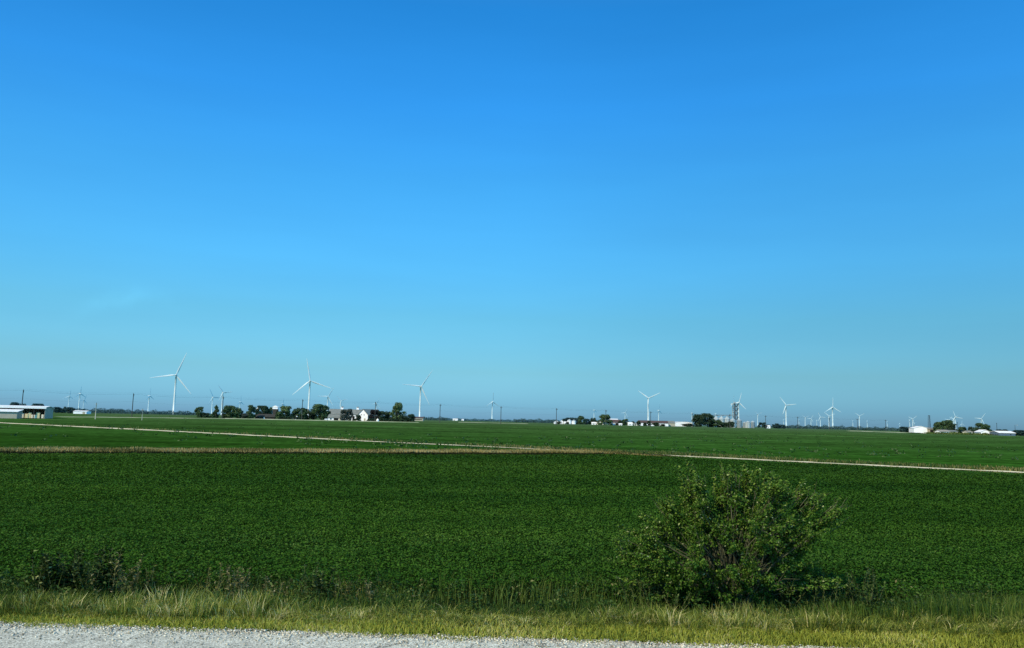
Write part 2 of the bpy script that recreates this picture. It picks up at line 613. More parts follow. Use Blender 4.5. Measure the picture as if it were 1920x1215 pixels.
# ---- soybean leaves of the near field
def soy():
    def leafsize(Y):
        return .054 * np.maximum(1, Y / 24)
    out = []
    y = 14.6
    while y < 82:
        dy = .5 if y < 25 else 1.0
        half = .66 * y + 3
        s = float(leafsize(np.array(y)))
        n = int(1.45 / (s * s * .62) * dy * 2 * half)
        X = RNG.uniform(-half, half, n)
        Yv = RNG.uniform(y, y + dy, n)
        keep = (Yv < y_far(X) - .2) & (Yv > np.array([Y_TALL(v) for v in X]) + .5 + .25 * np.sin(X * 2.3))
        out.append(np.stack([X[keep], Yv[keep]], 1))
        y += dy
    q = np.concatenate(out)
    n = len(q)
    s = leafsize(q[:, 1]) * RNG.uniform(.6, 1.35, n)
    plant = vnoise(q[:, 0], q[:, 1], 5.5, 4) * .03 + vnoise(q[:, 0], q[:, 1], 1.1, 5) * .026 + vnoise(q[:, 0], q[:, 1], .35, 52) * .02
    lvl = RNG.random(n) ** (.7 - .45 * np.clip((q[:, 1] - 24) / 34, 0, 1))
    z = CAN * (.35 + .65 * lvl) + plant
    far = np.clip((q[:, 1] - 24) / 34, 0, 1)
    nr = np.stack([RNG.normal(0, .46, n) * (1 - .5 * far), RNG.normal(0, .46, n) * (1 - .5 * far), np.ones(n)], 1)
    v, f = leaves(np.stack([q[:, 0], q[:, 1], z], 1), s, nr, aspect=.7)
    tint = .44 + .03 * (1 - far) - .07 * far + (.13 * RNG.normal(size=n) + .06 * vnoise(q[:, 0], q[:, 1], 2.2, 6)) * (1 - .6 * far)
    tint += .06 * vnoise(q[:, 0] * .22, q[:, 1], .6, 9) + .09 * vnoise(q[:, 0] * .12, q[:, 1], .24, 10)
    tint += .05 * np.cos(2 * np.pi * (q[:, 1] * .985 + q[:, 0] * .06 + .15 * vnoise(q[:, 0], q[:, 1], .3, 44)) / .76) * np.clip((30 - q[:, 1]) / 14, 0, 1)   # planted rows, barely closed
    tint = np.clip(tint, 0, 1)
    mt = leafmat('soybean_leaf', [(0, (.013, .048, .005)), (.5, (.036, .104, .011)), (.85, (.072, .152, .026)), (1, (.13, .20, .06))], transl=.22, rough=.7, spec=.05,
                 patch=((.05, .22, 1), (.80, .86, .85), (1.22, 1.12, 1.05)))
    tag(link('soybean_crop', np_mesh('soybean_crop', v, f, mt, tint)), 'dense dark green soybean leaves filling the near field', 'crop', kind='stuff')


soy()

# ---- verge grass
def verge():
    # short yellow fringe beside the road
    n = 75000
    x = RNG.uniform(-15, 15, n)
    a, b = np.array([Y_ROAD(v) for v in x]), np.array([Y_CLUMP(v) for v in x])
    edge = a + .06 * np.sin(x * 1.3) + .07 * vnoise(x, a, 4, 31) - .16 * np.clip(vnoise(x, a, 2.2, 33) - 1.0, 0, 1.5)
    y = edge - .10 + (b + .05 - edge) * RNG.random(n) ** .8
    h = RNG.uniform(.03, .10, n) * (1 + .5 * (y - a) / (b - a))
    ln = RNG.normal(0, .05, (n, 2))
    t = np.clip(.45 + .2 * RNG.normal(size=n) + .18 * vnoise(x, y, 1.6, 2), 0, 1)
    v, f, t = blades(np.stack([x, y], 1), .0, h, RNG.uniform(.006, .013, n), ln, t)
    mt = leafmat('fringe_grass', [(0, (.15, .18, .02)), (.4, (.28, .32, .04)), (.75, (.40, .42, .08)), (1, (.60, .54, .24))], transl=.25, spec=.15)
    tag(link('short_grass', np_mesh('short_grass', v, f, mt, t)), 'short yellow green grass fringing the road', 'grass', kind='stuff')
    # tufted, bent, bleached grass
    nc = 2300
    cx = RNG.uniform(-15, 15, nc)
    cy = np.array([Y_FRINGE(v) + (Y_CLUMP(v) + .28 - Y_FRINGE(v)) * u for v, u in zip(cx, RNG.random(nc))])
    per = 34
    ci = np.repeat(np.arange(nc), per)
    n = len(ci)
    off = RNG.normal(0, .065, (n, 2))
    xy = np.stack([cx[ci], cy[ci]], 1) + off
    hh = (.09 + .25 * RNG.random(nc) ** 1.9 * (1 + .4 * vnoise(cx, cy, 1.2, 77)).clip(.3, 1.8))[ci] * RNG.uniform(.6, 1.1, n)
    cl = (RNG.normal(0, .10, (nc, 2)) * (.4 + 1.2 * (RNG.random((nc, 1)) < .3)))[ci]
    ln = off * 1.3 + cl + RNG.normal(0, .07, (n, 2))
    ct = (.42 + .20 * RNG.normal(size=nc) + .17 * vnoise(cx, cy, .9, 3))[ci]
    t = np.clip(ct + .22 * RNG.normal(size=n), 0, 1)
    v, f, t = blades(xy, 0, hh, RNG.uniform(.006, .012, n), ln, t)
    mt = leafmat('tuft_grass', [(0, (.030, .052, .006)), (.35, (.115, .165, .020)), (.65, (.25, .29, .05)), (.88, (.43, .43, .13)), (1, (.70, .64, .33))], transl=.25, spec=.2)
    tag(link('tufted_grass', np_mesh('tufted_grass', v, f, mt, t)), 'bent tufts of half dry verge grass', 'grass', kind='stuff')
    # taller darker grass up to the crop
    n = 62000
    x = RNG.uniform(-15, 15, n)
    a, b = np.array([Y_CLUMP(v) for v in x]), np.array([Y_TALL(v) for v in x])
    y = a + .02 + (b + 1.5 - a) * RNG.random(n)
    far = np.clip((y - a) / (b + 1.3 - a), 0, 1)
    h = (.25 + .13 * vnoise(x, y, .8, 12) + .06 * vnoise(x, y, 3.5, 13)).clip(.10, .6) * RNG.uniform(.45, 1.3, n) * (1.0 - .25 * far)
    ln = RNG.normal(0, .07, (n, 2)) + np.stack([.05 * vnoise(x, y, 1, 8), np.zeros(n)], 1)
    t = np.clip(.47 + .20 * RNG.normal(size=n) + .20 * vnoise(x, y, .9, 21) - .14 * far, 0, 1)
    keep = RNG.random(n) < (.95 - .6 * far) * np.clip(.75 + .5 * vnoise(x, y, 1.3, 22), .15, 1)
    q = np.stack([x, y], 1)[keep]
    v, f, t = blades(q, 0, h[keep], RNG.uniform(.006, .013, n)[keep], ln[keep], t[keep])
    # thin pale stalks rising above it
    m_ = 1100
    x = np.concatenate([RNG.uniform(-15, 15, m_), RNG.normal(.6, 1.0, 420)])
    m_ = len(x)
    y = np.array([Y_CLUMP(v) for v in x]) + RNG.uniform(.4, 2.2, m_)
    v2, f2, t2 = blades(np.stack([x, y], 1), 0, RNG.uniform(.22, .62, m_), RNG.uniform(.005, .010, m_), RNG.normal(0, .10, (m_, 2)), RNG.uniform(.3, .85, m_))
    f2 = f2 + len(v)
    mt = leafmat('tall_grass', [(0, (.014, .038, .005)), (.4, (.046, .098, .011)), (.7, (.105, .158, .024)), (.9, (.20, .23, .055)), (1, (.32, .31, .12))], transl=.25, spec=.2)
    tag(link('tall_grass', np_mesh('tall_grass', np.concatenate([v, v2]), np.concatenate([f, f2]), mt, np.concatenate([t, t2]))),
        'tall dark green grass between verge and crop', 'grass', kind='stuff')


verge()


def broadleaf():
    # knee-high broad-leaved plants and seed heads mixed into the verge, too many to count
    nc = 420
    cx = RNG.uniform(-13, 13, nc)
    cy = np.array([Y_CLUMP(v) for v in cx]) + RNG.uniform(.1, 2.0, nc)
    H = RNG.uniform(.14, .46, nc)
    per = 26
    ci = np.repeat(np.arange(nc), per)
    n = len(ci)
    pos = np.stack([cx[ci] + RNG.normal(0, .07, n), cy[ci] + RNG.normal(0, .07, n), H[ci] * RNG.uniform(.15, 1.05, n)], 1)
    t = np.clip(RNG.uniform(.1, .75, nc)[ci] + .15 * RNG.normal(size=n), 0, 1)
    v, f = leaves(pos, RNG.uniform(.03, .085, n), RNG.normal(0, .6, (n, 3)) + [0, 0, 1], aspect=.5)
    mt = leafmat('verge_leaf', [(0, (.012, .034, .008)), (.4, (.035, .085, .016)), (.75, (.09, .14, .03)), (1, (.24, .22, .10))], transl=.25, spec=.15)
    tag(link('verge_plants', np_mesh('verge_plants', v, f, mt, t)), 'small broad-leaved plants mixed into the tall verge grass', 'weeds', kind='stuff')


broadleaf()

# ---- dry grass strip between the near field and the next one
def dry_strip():
    N = 52000
    x0, x1 = _n0.x - 25, _n1.x + 5.5
    x = RNG.uniform(x0, x1, N)
    d = RNG.random(N)
    yb = np.array([FAR_L(v) if v < _n1.x else FAR_R(v) for v in x])
    y = yb + 2.6 + 5.0 * d
    fade = np.clip((x1 - x) / 9, 0, 1)
    h = (.56 + .035 * vnoise(x, y * 3, .55, 15) + .03 * vnoise(x, y, 2.5, 16)) * RNG.uniform(.82, 1.12, N) * (.55 + .45 * fade)
    t = np.clip(.2 + .12 * RNG.normal(size=N), 0, .45)  # blade bottoms tinted dark, painting the shade beneath the tan tops
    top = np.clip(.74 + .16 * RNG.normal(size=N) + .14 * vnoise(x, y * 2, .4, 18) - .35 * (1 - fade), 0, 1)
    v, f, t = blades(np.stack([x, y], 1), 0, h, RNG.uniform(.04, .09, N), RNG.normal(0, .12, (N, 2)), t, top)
    n2 = 12000                                            # added blades tinted near-black as painted shade along its near side
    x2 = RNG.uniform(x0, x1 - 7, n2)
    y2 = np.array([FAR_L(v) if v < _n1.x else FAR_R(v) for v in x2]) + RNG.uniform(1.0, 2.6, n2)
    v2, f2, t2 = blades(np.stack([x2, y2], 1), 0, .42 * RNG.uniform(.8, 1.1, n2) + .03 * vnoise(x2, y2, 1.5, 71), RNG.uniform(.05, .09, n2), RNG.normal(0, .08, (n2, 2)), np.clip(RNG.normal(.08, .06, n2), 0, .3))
    v, f, t = np.concatenate([v, v2]), np.concatenate([f, f2 + len(v)]), np.concatenate([t, t2])
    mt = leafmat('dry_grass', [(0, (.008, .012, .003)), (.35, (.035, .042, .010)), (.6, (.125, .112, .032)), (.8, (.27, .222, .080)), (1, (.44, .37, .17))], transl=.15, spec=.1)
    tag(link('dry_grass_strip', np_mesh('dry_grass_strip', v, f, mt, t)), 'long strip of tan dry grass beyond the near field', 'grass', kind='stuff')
    # thin mixed growth along both sides of the farm track
    q, tt, hh = [], [], []
    for p, w in dense:
        if p.y > 190:
            continue
        i = 0
        s_ = 1.0 if p.x > 10 else .5
        for _ in range(int(130 * s_)):
            side = 1 if random.random() < .75 else -1
            dd = w * .55 + abs(random.gauss(0, 2.2 if side > 0 else .7))
            a = Vector((.78, -.62, 0))
            nrm = Vector((.62, .78, 0))
            qq = p + a * random.uniform(-7, 7) + nrm * side * dd
            q.append((qq.x, qq.y))
            patch = .5 + .5 * math.sin(qq.x * .21 + 1.0) * math.sin(qq.x * .047 + 2)
            tt.append(min(1, max(0, .28 + .4 * patch + random.gauss(0, .15))))
            hh.append(random.uniform(.12, .40) if side > 0 else random.uniform(.05, .12))
    q, tt, hh = np.array(q), np.array(tt), np.array(hh)
    v, f, t = blades(q, 0.0, hh, np.full(len(q), .10), RNG.normal(0, .08, (len(q), 2)), tt)
    mt = leafmat('track_grass', [(0, (.015, .05, .008)), (.4, (.05, .09, .02)), (.75, (.17, .16, .06)), (1, (.34, .27, .13))], transl=.15, spec=.1)
    tag(link('track_side_grass', np_mesh('track_side_grass', v, f, mt, t)), 'low brownish grass growing along the farm track', 'grass', kind='stuff')
    # weeds poking out of the far field, many and tiny
    n = 1100
    px = RNG.uniform(-100, 2050, n)
    dp = 9 + 42 * RNG.random(n) ** 1.3
    pos, sz = [], []
    for a, b in zip(px, dp):
        Yw = 3.0 * F / b
        g = base(a, Yw)
        line = dense[0][0].lerp(dense[0][0], 0)
        cn = random.random()
        if math.sin(g.x * .05 + 2) * math.sin(g.y * .023) + math.sin(g.x * .013) * .7 < random.uniform(-1.2, 1.2):
            continue
        hgt = random.uniform(.15, .6)
        for _ in range(9):
            u = random.random()
            pos.append((g.x + random.gauss(0, .28), g.y + random.gauss(0, .28), g.z + hgt * u))
            sz.append(random.uniform(.15, .42))
    pos, sz = np.array(pos), np.array(sz)
    v, f = leaves(pos, sz, RNG.normal(size=pos.shape) + [0, 0, .5])
    mt = leafmat('field_weed', [(0, (.014, .050, .010)), (.6, (.03, .08, .015)), (1, (.06, .11, .03))], transl=.1)
    tag(link('field_weeds', np_mesh('field_weeds', v, f, mt, RNG.random(len(pos)))), 'scattered dark weeds poking out of the far field', 'weeds', kind='stuff')


dry_strip()

# ------------------------------------------------------------------ woody plants near the road
BARK = mat('shrub_bark', (.11, .115, .065), (.045, .047, .028), scale=9, rough=.9, bump=.3)
BUSHLEAF = leafmat('bush_leaf', [(0, (.008, .032, .004)), (.4, (.046, .118, .013)), (.75, (.125, .215, .030)), (.93, (.21, .28, .055)), (1, (.34, .40, .20))], transl=.3, rough=.5, spec=.12)


def bush():
    Yb = G(1372, 1142).y
    b0 = base(1372, Yb)
    root = empty('large_bush', 'large leafy bush with many bare fanning stems, tallest plant by the road', 'bush', b0)
    lobes = [(1297, 905, 20), (1292, 925, 26), (1290, 955, 38), (1255, 962, 20), (1242, 945, 11), (1360, 900, 16), (1355, 925, 24), (1378, 897, 14), (1375, 945, 36), (1410, 893, 15),
             (1412, 915, 28), (1445, 912, 22), (1430, 950, 42), (1475, 930, 16), (1400, 985, 46), (1340, 985, 42), (1290, 1000, 42), (1240, 995, 30), (1208, 1005, 22), (1190, 1030, 24),
             (1172, 1042, 12), (1230, 1040, 40), (1290, 1050, 46), (1350, 1045, 46), (1410, 1040, 46), (1465, 1000, 40), (1508, 925, 18), (1520, 950, 24), (1545, 945, 13), (1562, 965, 13),
             (1578, 958, 9), (1540, 985, 20), (1500, 1005, 30), (1470, 1055, 36), (1502, 1040, 24), (1250, 1082, 34), (1300, 1095, 36), (1400, 1090, 40), (1358, 1105, 36), (1440, 1100, 36),
             (1515, 1070, 20), (1540, 1082, 18), (1210, 1075, 22), (1330, 1120, 26), (1420, 1125, 26), (1268, 1110, 22),
             (1342, 1075, 26), (1385, 1062, 28), (1424, 1078, 26), (1452, 1040, 26), (1380, 1022, 26), (1345, 1012, 24), (1412, 1012, 22), (1318, 1080, 24), (1390, 1118, 24)]
    wood = MB()
    pos, sz, tint, nrm = [], [], [], []
    k = mpp(Yb)
    for px, py, r in lobes:
        c = P(px, py, Yb) - b0
        rr = r * k
        env = max(0.15, 1.0 - abs(c.x) / 2.4) * min(1, c.z / .7) * (1.15 - .25 * max(0, c.z - 1.6))
        nd = 4 if r > 30 else 3 if r > 18 else 2
        for j in range(nd):
            dy = random.uniform(-1.15, 1.15) * env * (.9 if nd > 2 else .5)
            cc = Vector((c.x + random.gauss(0, rr * .12), dy, c.z + random.gauss(0, rr * .1)))
            rl = rr * random.uniform(.55, .9)
            st = Vector((random.gauss(0, .10), random.gauss(0, .10), 0))
            mid = st.lerp(cc, .45) + Vector((cc.x * -.04, 0, .12 + .10 * cc.z)) + Vector((random.gauss(0, .05), random.gauss(0, .05), 0))
            q = [st, st.lerp(mid, .55), mid, mid.lerp(cc, .55) + Vector((0, 0, .03)), cc]
            r0 = random.uniform(.009, .019)
            wood.tube(q, [r0, r0 * .85, r0 * .6, r0 * .4, r0 * .2], 5)
            for t in range(6):                            # twigs
                e = cc + Vector((random.gauss(0, 1), random.gauss(0, 1), random.gauss(.25, 1))).normalized() * rl * random.uniform(.7, 1.15)
                a = q[3].lerp(cc, random.random())
                wood.tube([a, a.lerp(e, .5) + Vector((0, 0, .02)), e], [.006, .004, .002], 4, cap=False)
                for _ in range(int((26 + 190 * rl) * (.7 if cc.z < .5 else 1))):
                    u = random.random() ** .6
                    p = a.lerp(e, u) + Vector((random.gauss(0, .032), random.gauss(0, .032), random.gauss(0, .03)))
                    pos.append(p)
                    sz.append(random.uniform(.03, .064))
                    o = (p - cc)
                    nrm.append((o.x * 1.2 + random.gauss(0, .5), o.y * 1.2 + random.gauss(0, .5), .55 + random.gauss(0, .4)))
                    tint.append(.45 + random.gauss(0, .2) + .18 * (p.z - 1.2) * .5)
    # leafy shoots giving the ragged outline
    for px, py, r in lobes:
        c = P(px, py, Yb) - b0
        for _ in range(4 if c.z > .9 else 2):
            a = c + Vector((random.gauss(0, .1), random.uniform(-.5, .4) * max(.2, 1 - abs(c.x) / 2.3), random.gauss(0, .08)))
            d = (Vector((c.x * .42, random.gauss(0, .25), max(.25, c.z * .55))).normalized() + Vector((random.gauss(0, .3), random.gauss(0, .3), random.gauss(.15, .25)))).normalized()
            L = random.uniform(.10, .27)
            e = a + d * L
            wood.tube([a * .9 + Vector((0, 0, .03)), a, a.lerp(e, .5) + Vector((0, 0, .02)), e], [.006, .005, .003, .0015], 4, cap=False)
            for j in range(26):
                u = random.random() ** .8
                o = Vector((random.gauss(0, 1), random.gauss(0, 1), random.gauss(.3, .7))).normalized()
                pos.append(a.lerp(e, u) + o * random.uniform(.02, .085) * (1.15 - .5 * u))
                sz.append(random.uniform(.035, .068))
                nrm.append((o.x * .4 + random.gauss(0, .4), o.y * .4 + random.gauss(-.1, .4), .8))
                tint.append(.52 + random.gauss(0, .2))
    # long arching leafy branches reaching to the tips of the outline
    for a, b in ((60, 690), (110, 590), (142, 510), (262, 412), (368, 332), (440, 340), (502, 146), (560, 118), (592, 136), (640, 280), (725, 176), (762, 140), (822, 144), (858, 170), (925, 124), (965, 160), (1040, 168), (1078, 230),
                 (1134, 230), (1200, 230), (1272, 220), (1340, 302), (1392, 294), (1420, 382), (1488, 372), (1476, 456), (1330, 506), (1290, 665), (1420, 770), (160, 830), (300, 900)):
        for rpt in range(2):
            tip = Vector(((1120 + a / 3.2 - 1372) * k * (1 - .05 * rpt), random.uniform(-.35, .35) * (1 + rpt), (1142 - (840 + b / 3.2)) * k * (1 - .10 * rpt)))
            st = Vector((random.gauss(0, .09), random.gauss(0, .09), 0))
            mid = Vector((tip.x * .42, tip.y * .6, tip.z * .55 + .06))
            m2 = mid.lerp(tip, .5) + Vector((0, 0, .05))
            wood.tube([st, st.lerp(mid, .5) + Vector((0, 0, .03)), mid, m2, tip], [.012, .010, .008, .005, .0015], 5)
            L = (tip - st).length
            for j in range(int(105 * L)):
                u = random.random() ** .75
                c = mid.lerp(m2, u * 2) if u < .5 else m2.lerp(tip, u * 2 - 1)
                o = Vector((random.gauss(0, 1), random.gauss(0, 1), random.gauss(.2, .8))).normalized()
                pos.append(c + o * random.uniform(.015, .10) * (1.25 - .8 * u))
                sz.append(random.uniform(.034, .070))
                nrm.append((o.x * .5 + random.gauss(0, .4), o.y * .5 - .15 + random.gauss(0, .4), .7))
                tint.append(.50 + random.gauss(0, .22))
    # bare brownish stems showing at the right hand side and centre
    for i in range(13):
        a = random.uniform(-.7, 1.0)
        L = random.uniform(.8, 1.5)
        s = Vector((random.gauss(0, .12), random.gauss(-.12, .12), 0))
        d = Vector((math.sin(a) * .95, random.uniform(-.6, .1), math.cos(a) * .8 + .1)).normalized()
        e = s + d * L
        mid = s.lerp(e, .5) + Vector((random.gauss(0, .05), 0, .05))
        wood.tube([s, mid, e], [.011, .007, .002], 5)
        for _ in range(3):
            a2 = mid.lerp(e, random.random())
            e2 = a2 + (d + Vector((random.gauss(0, .4), random.gauss(0, .3), random.gauss(.1, .3)))).normalized() * random.uniform(.25, .5)
            wood.tube([a2, e2], [.005, .002], 4, cap=False)
    wood.build('stems', BARK, root)
    # the bush's ragged side profile, in its own x and z
    prof = [(180, 930), (150, 820), (60, 680), (100, 600), (140, 505), (230, 470), (262, 405), (310, 455), (380, 440), (368, 325), (420, 345), (470, 320), (480, 250), (505, 200), (495, 138), (530, 185),
            (558, 112), (592, 128), (602, 190), (640, 260), (652, 335), (698, 340), (715, 270), (725, 170), (762, 132), (782, 195), (820, 138), (852, 158), (872, 190), (898, 150), (925, 118), (960, 148),
            (1000, 178), (1040, 162), (1078, 200), (1082, 262), (1132, 222), (1148, 330), (1132, 372), (1178, 378), (1218, 330), (1195, 290), (1200, 222), (1272, 212), (1284, 268), (1340, 296),
            (1392, 288), (1352, 350), (1420, 376), (1492, 366), (1484, 462), (1400, 484), (1330, 512), (1262, 545), (1225, 600), (1295, 660), (1335, 735), (1430, 760), (1420, 860), (1320, 980), (600, 1000), (400, 960)]
    prof = [((1120 + a / 3.2 - 1372) * k, (1142 - (840 + b / 3.2)) * k) for a, b in prof]
    def inside(x, z):
        c = False
        for (x0, z0), (x1, z1) in zip(prof, prof[1:] + prof[:1]):
            if (z0 > z) != (z1 > z) and x < (x1 - x0) * (z - z0) / (z1 - z0) + x0:
                c = not c
        return c
    keep = np.array([inside(p.x + random.gauss(0, .02), p.z + random.gauss(0, .02)) or random.random() < .06 for p in pos])
    pos = np.array([tuple(p) for p in pos])[keep]
    sz, nrm, tint = np.array(sz)[keep], np.array(nrm)[keep], np.array(tint)[keep]
    tn = np.clip(np.array(tint), 0, .98)
    tn[RNG.random(len(tn)) < .012] = 1.0
    v, f = leaves(pos, np.array(sz), np.array(nrm), aspect=.58)
    link('foliage', np_mesh('bush_foliage', v, f, BUSHLEAF, tn), root)


bush()

WEEDLEAF = {
    'dark': leafmat('dark_weed_leaf', [(0, (.004, .012, .003)), (.5, (.020, .046, .009)), (.8, (.085, .14, .028)), (1, (.32, .36, .15))], transl=.2, spec=.12, rough=.5),
    'green': leafmat('green_weed_leaf', [(0, (.016, .045, .010)), (.5, (.05, .10, .020)), (.85, (.11, .17, .04)), (1, (.22, .26, .10))], transl=.28, spec=.3),
    'rust': leafmat('rusty_weed_leaf', [(0, (.035, .05, .012)), (.5, (.085, .105, .022)), (.85, (.18, .16, .045)), (1, (.32, .22, .09))], transl=.2, spec=.2),
    'straw': leafmat('straw_weed_leaf', [(0, (.06, .07, .025)), (.5, (.16, .16, .06)), (.85, (.30, .27, .13)), (1, (.45, .40, .25))], transl=.2, spec=.2),
}
STEM = mat('weed_stem', (.12, .13, .05), (.06, .07, .025), scale=8, rough=.8)


def weed(px, ytop, ybase, wpx, kind, label, name='tall_weed', nstem=8, lsize=.10, dens=1.0, group=None):
    g = G(px, ybase)
    root = empty(name, label, 'weed', g, 0, group)
    H = P(px, ytop, g.y).z
    Wd = wpx * mpp(g.y) * .5
    st = MB()
    pos, sz, nr, td = [], [], [], []
    for i in range(nstem):
        s = Vector((random.gauss(0, Wd * .35), random.gauss(0, .15), 0))
        hh = H * random.uniform(.72, 1.1) * (1 - .2 * min(1, abs(s.x) / max(Wd, .01)))
        e = Vector((s.x * 1.5 + random.gauss(0, Wd * .25), s.y * 1.5 + random.gauss(0, .1), hh))
        mid = s.lerp(e, .5) + Vector((random.gauss(0, .03), random.gauss(0, .03), .02))
        st.tube([Vector((0, 0, .02)), s * .5 + Vector((0, 0, .03)), s + Vector((0, 0, .06)), mid, e], [.008, .008, .007, .005, .002], 5)
        n = int(44 * dens * hh / .8)
        for j in range(n):
            u = .18 + .85 * random.random() ** .8
            p = (s.lerp(mid, u * 2) if u < .5 else mid.lerp(e, min(1, u * 2 - 1)))
            o = Vector((random.gauss(0, 1), random.gauss(0, 1), random.gauss(.15, .6))).normalized()
            L = lsize * random.uniform(.6, 1.3) * (1.15 - .5 * u)
            p = p + o * L * .5
            pos.append(tuple(p)); sz.append(L)
            nr.append((-o.x * .5 + random.gauss(0, .35), -o.y * .5 + random.gauss(0, .35), .8)); td.append(tuple(o))
    st.build('stems', STEM, root)
    pos = np.array(pos)
    tn = np.clip(RNG.normal(.45, .25, len(pos)), 0, 1)
    v, f = leaves(pos, np.array(sz), np.array(nr), aspect=.42, fold=.1, tdir=np.array(td))
    link('foliage', np_mesh('weed_foliage', v, f, WEEDLEAF[kind], tn), root)


GW = 'weeds standing along the verge'
weed(84, 1036, 1120, 66, 'dark', 'dark curled-leaf weed, leftmost plant of the dark verge clump', nstem=10, lsize=.12, dens=1.3, group=GW)
weed(122, 1034, 1119, 62, 'dark', 'dark leafy weed second from left in the dark verge clump', nstem=11, lsize=.12, dens=1.4, group=GW)
weed(152, 1026, 1121, 56, 'green', 'green-topped weed in the middle of the dark verge clump', nstem=9, lsize=.11, dens=1.2, group=GW)
weed(186, 1030, 1120, 58, 'dark', 'dark upright weed at the right end of the dark verge clump', nstem=11, lsize=.12, dens=1.4, group=GW)
weed(216, 1046, 1126, 44, 'straw', 'pale drying weed just right of the dark verge clump', nstem=7, lsize=.10, group=GW)
weed(262, 1062, 1126, 50, 'rust', 'rusty brown weed with pale flower heads right of the dark clump', nstem=7, lsize=.08, group=GW)
weed(395, 1064, 1130, 38, 'rust', 'rust coloured dock weed left of the yellow-green dock', nstem=6, lsize=.08, group=GW)
weed(446, 1056, 1130, 52, 'straw', 'yellowish dock weed rising highest in the left-centre verge', nstem=8, lsize=.09, group=GW)
weed(508, 1080, 1132, 44, 'straw', 'pale straw weed with dry seed heads between two darker weeds', nstem=6, lsize=.08, group=GW)
weed(576, 1058, 1130, 34, 'green', 'slim green weed left of the dark glossy verge weed', nstem=6, lsize=.10, group=GW)
weed(606, 1070, 1130, 36, 'dark', 'dark glossy weed alone near the left-centre of the verge', nstem=7, lsize=.11, dens=1.3, group=GW)
weed(642, 1084, 1132, 46, 'rust', 'brownish seeding weed right of the dark glossy weed', nstem=7, lsize=.07, group=GW)
weed(690, 1086, 1136, 34, 'straw', 'thin pale weed last in the row before the open grass', nstem=6, lsize=.07, group=GW)
weed(1205, 1078, 1142, 80, 'green', 'low bright green weed at the left foot of the large bush', nstem=12, lsize=.09, dens=1.2, group=GW)
weed(1262, 1100, 1148, 60, 'green', 'low tangled weed in front of the bush, left of its stems', nstem=9, lsize=.08, group=GW)
weed(1480, 1086, 1150, 64, 'dark', 'dark leafy weed at the right foot of the large bush', nstem=10, lsize=.11, dens=1.3, group=GW)
weed(1538, 1082, 1152, 66, 'green', 'spreading green weed two steps right of the large bush', nstem=11, lsize=.10, dens=1.3, group=GW)
weed(1590, 1094, 1154, 54, 'dark', 'dark weed between two green ones right of the bush', nstem=9, lsize=.10, dens=1.2, group=GW)
weed(1630, 1072, 1156, 56, 'green', 'yellow-green weed farthest right, tallest tip beyond the bush', nstem=9, lsize=.09, dens=1.2, group=GW)

# ------------------------------------------------------------------ trees
BARKF = mat('tree_bark', (.10, .085, .065), (.05, .045, .035), scale=1.5, rough=.9)


def crown_mesh(kind, seed, n=3400):
    r = np.random.default_rng(seed)
    C, RR = [], []
    ncl = {'round': 40, 'oak': 48, 'conifer': 34, 'poplar': 30, 'shrub': 22, 'dome': 34}[kind]
    for i in range(ncl):
        a = r.uniform(0, 2 * np.pi)
        if kind in ('round', 'oak'):
            z = r.uniform(.08, .93)
            w = max(0, 1 - abs((z - .48) / .52) ** 2.6) ** .5 * (.37 if kind == 'round' else .41)
            rad = w * r.uniform(.45, 1.05)
            cr_ = r.uniform(.09, .16)
        elif kind == 'conifer':
            z = r.uniform(.08, .96)
            rad = .42 * (1 - z) ** .8 * r.uniform(.6, 1.05)
            cr_ = .05 + .09 * (1 - z)
        elif kind == 'poplar':
            z = r.uniform(.06, .93)
            rad = .32 * (.75 + .25 * math.sin(z * 9 + seed)) * r.uniform(.4, 1)
            cr_ = r.uniform(.08, .13)
        elif kind == 'dome':
            z = r.uniform(.05, .85)
            rad = .40 * math.sqrt(max(0, 1 - z ** 2)) * r.uniform(.5, 1)
            cr_ = r.uniform(.09, .14)
        else:
            z = r.uniform(.08, .8)
            rad = .40 * (1 - .5 * z) * r.uniform(.3, 1)
            cr_ = r.uniform(.12, .2)
        C.append((math.cos(a) * rad, math.sin(a) * rad, z))
        RR.append(cr_)
    C, RR = np.array(C), np.array(RR)
    if kind == 'conifer':
        C = np.concatenate([C, [[0, 0, .93], [0, 0, .97]]]); RR = np.concatenate([RR, [.035, .02]])
    i = r.choice(len(C), n, p=RR ** 2 / np.sum(RR ** 2))
    d = unit(r.normal(size=(n, 3)))
    pos = C[i] + d * (RR[i] * r.uniform(.55, 1.1, n))[:, None]
    pos[:, 2] = np.clip(pos[:, 2], .01, 1.0)
    lim = np.percentile(np.abs(pos[:, :2]), 97.5)
    pos[:, :2] *= .5 / lim
    z0, z1 = np.percentile(pos[:, 2], (0.5, 99.6))
    pos[:, 2] = np.clip((pos[:, 2] - z0) / (z1 - z0), 0, 1.02)
    v, f = leaves(pos, r.uniform(.045, .105, n), d + r.normal(0, .4, (n, 3)), aspect=.85)
    ct = r.uniform(.15, .85, len(C))
    t = np.clip(ct[i] * .6 + .4 * r.random(n), 0, 1)
    return v, f, t


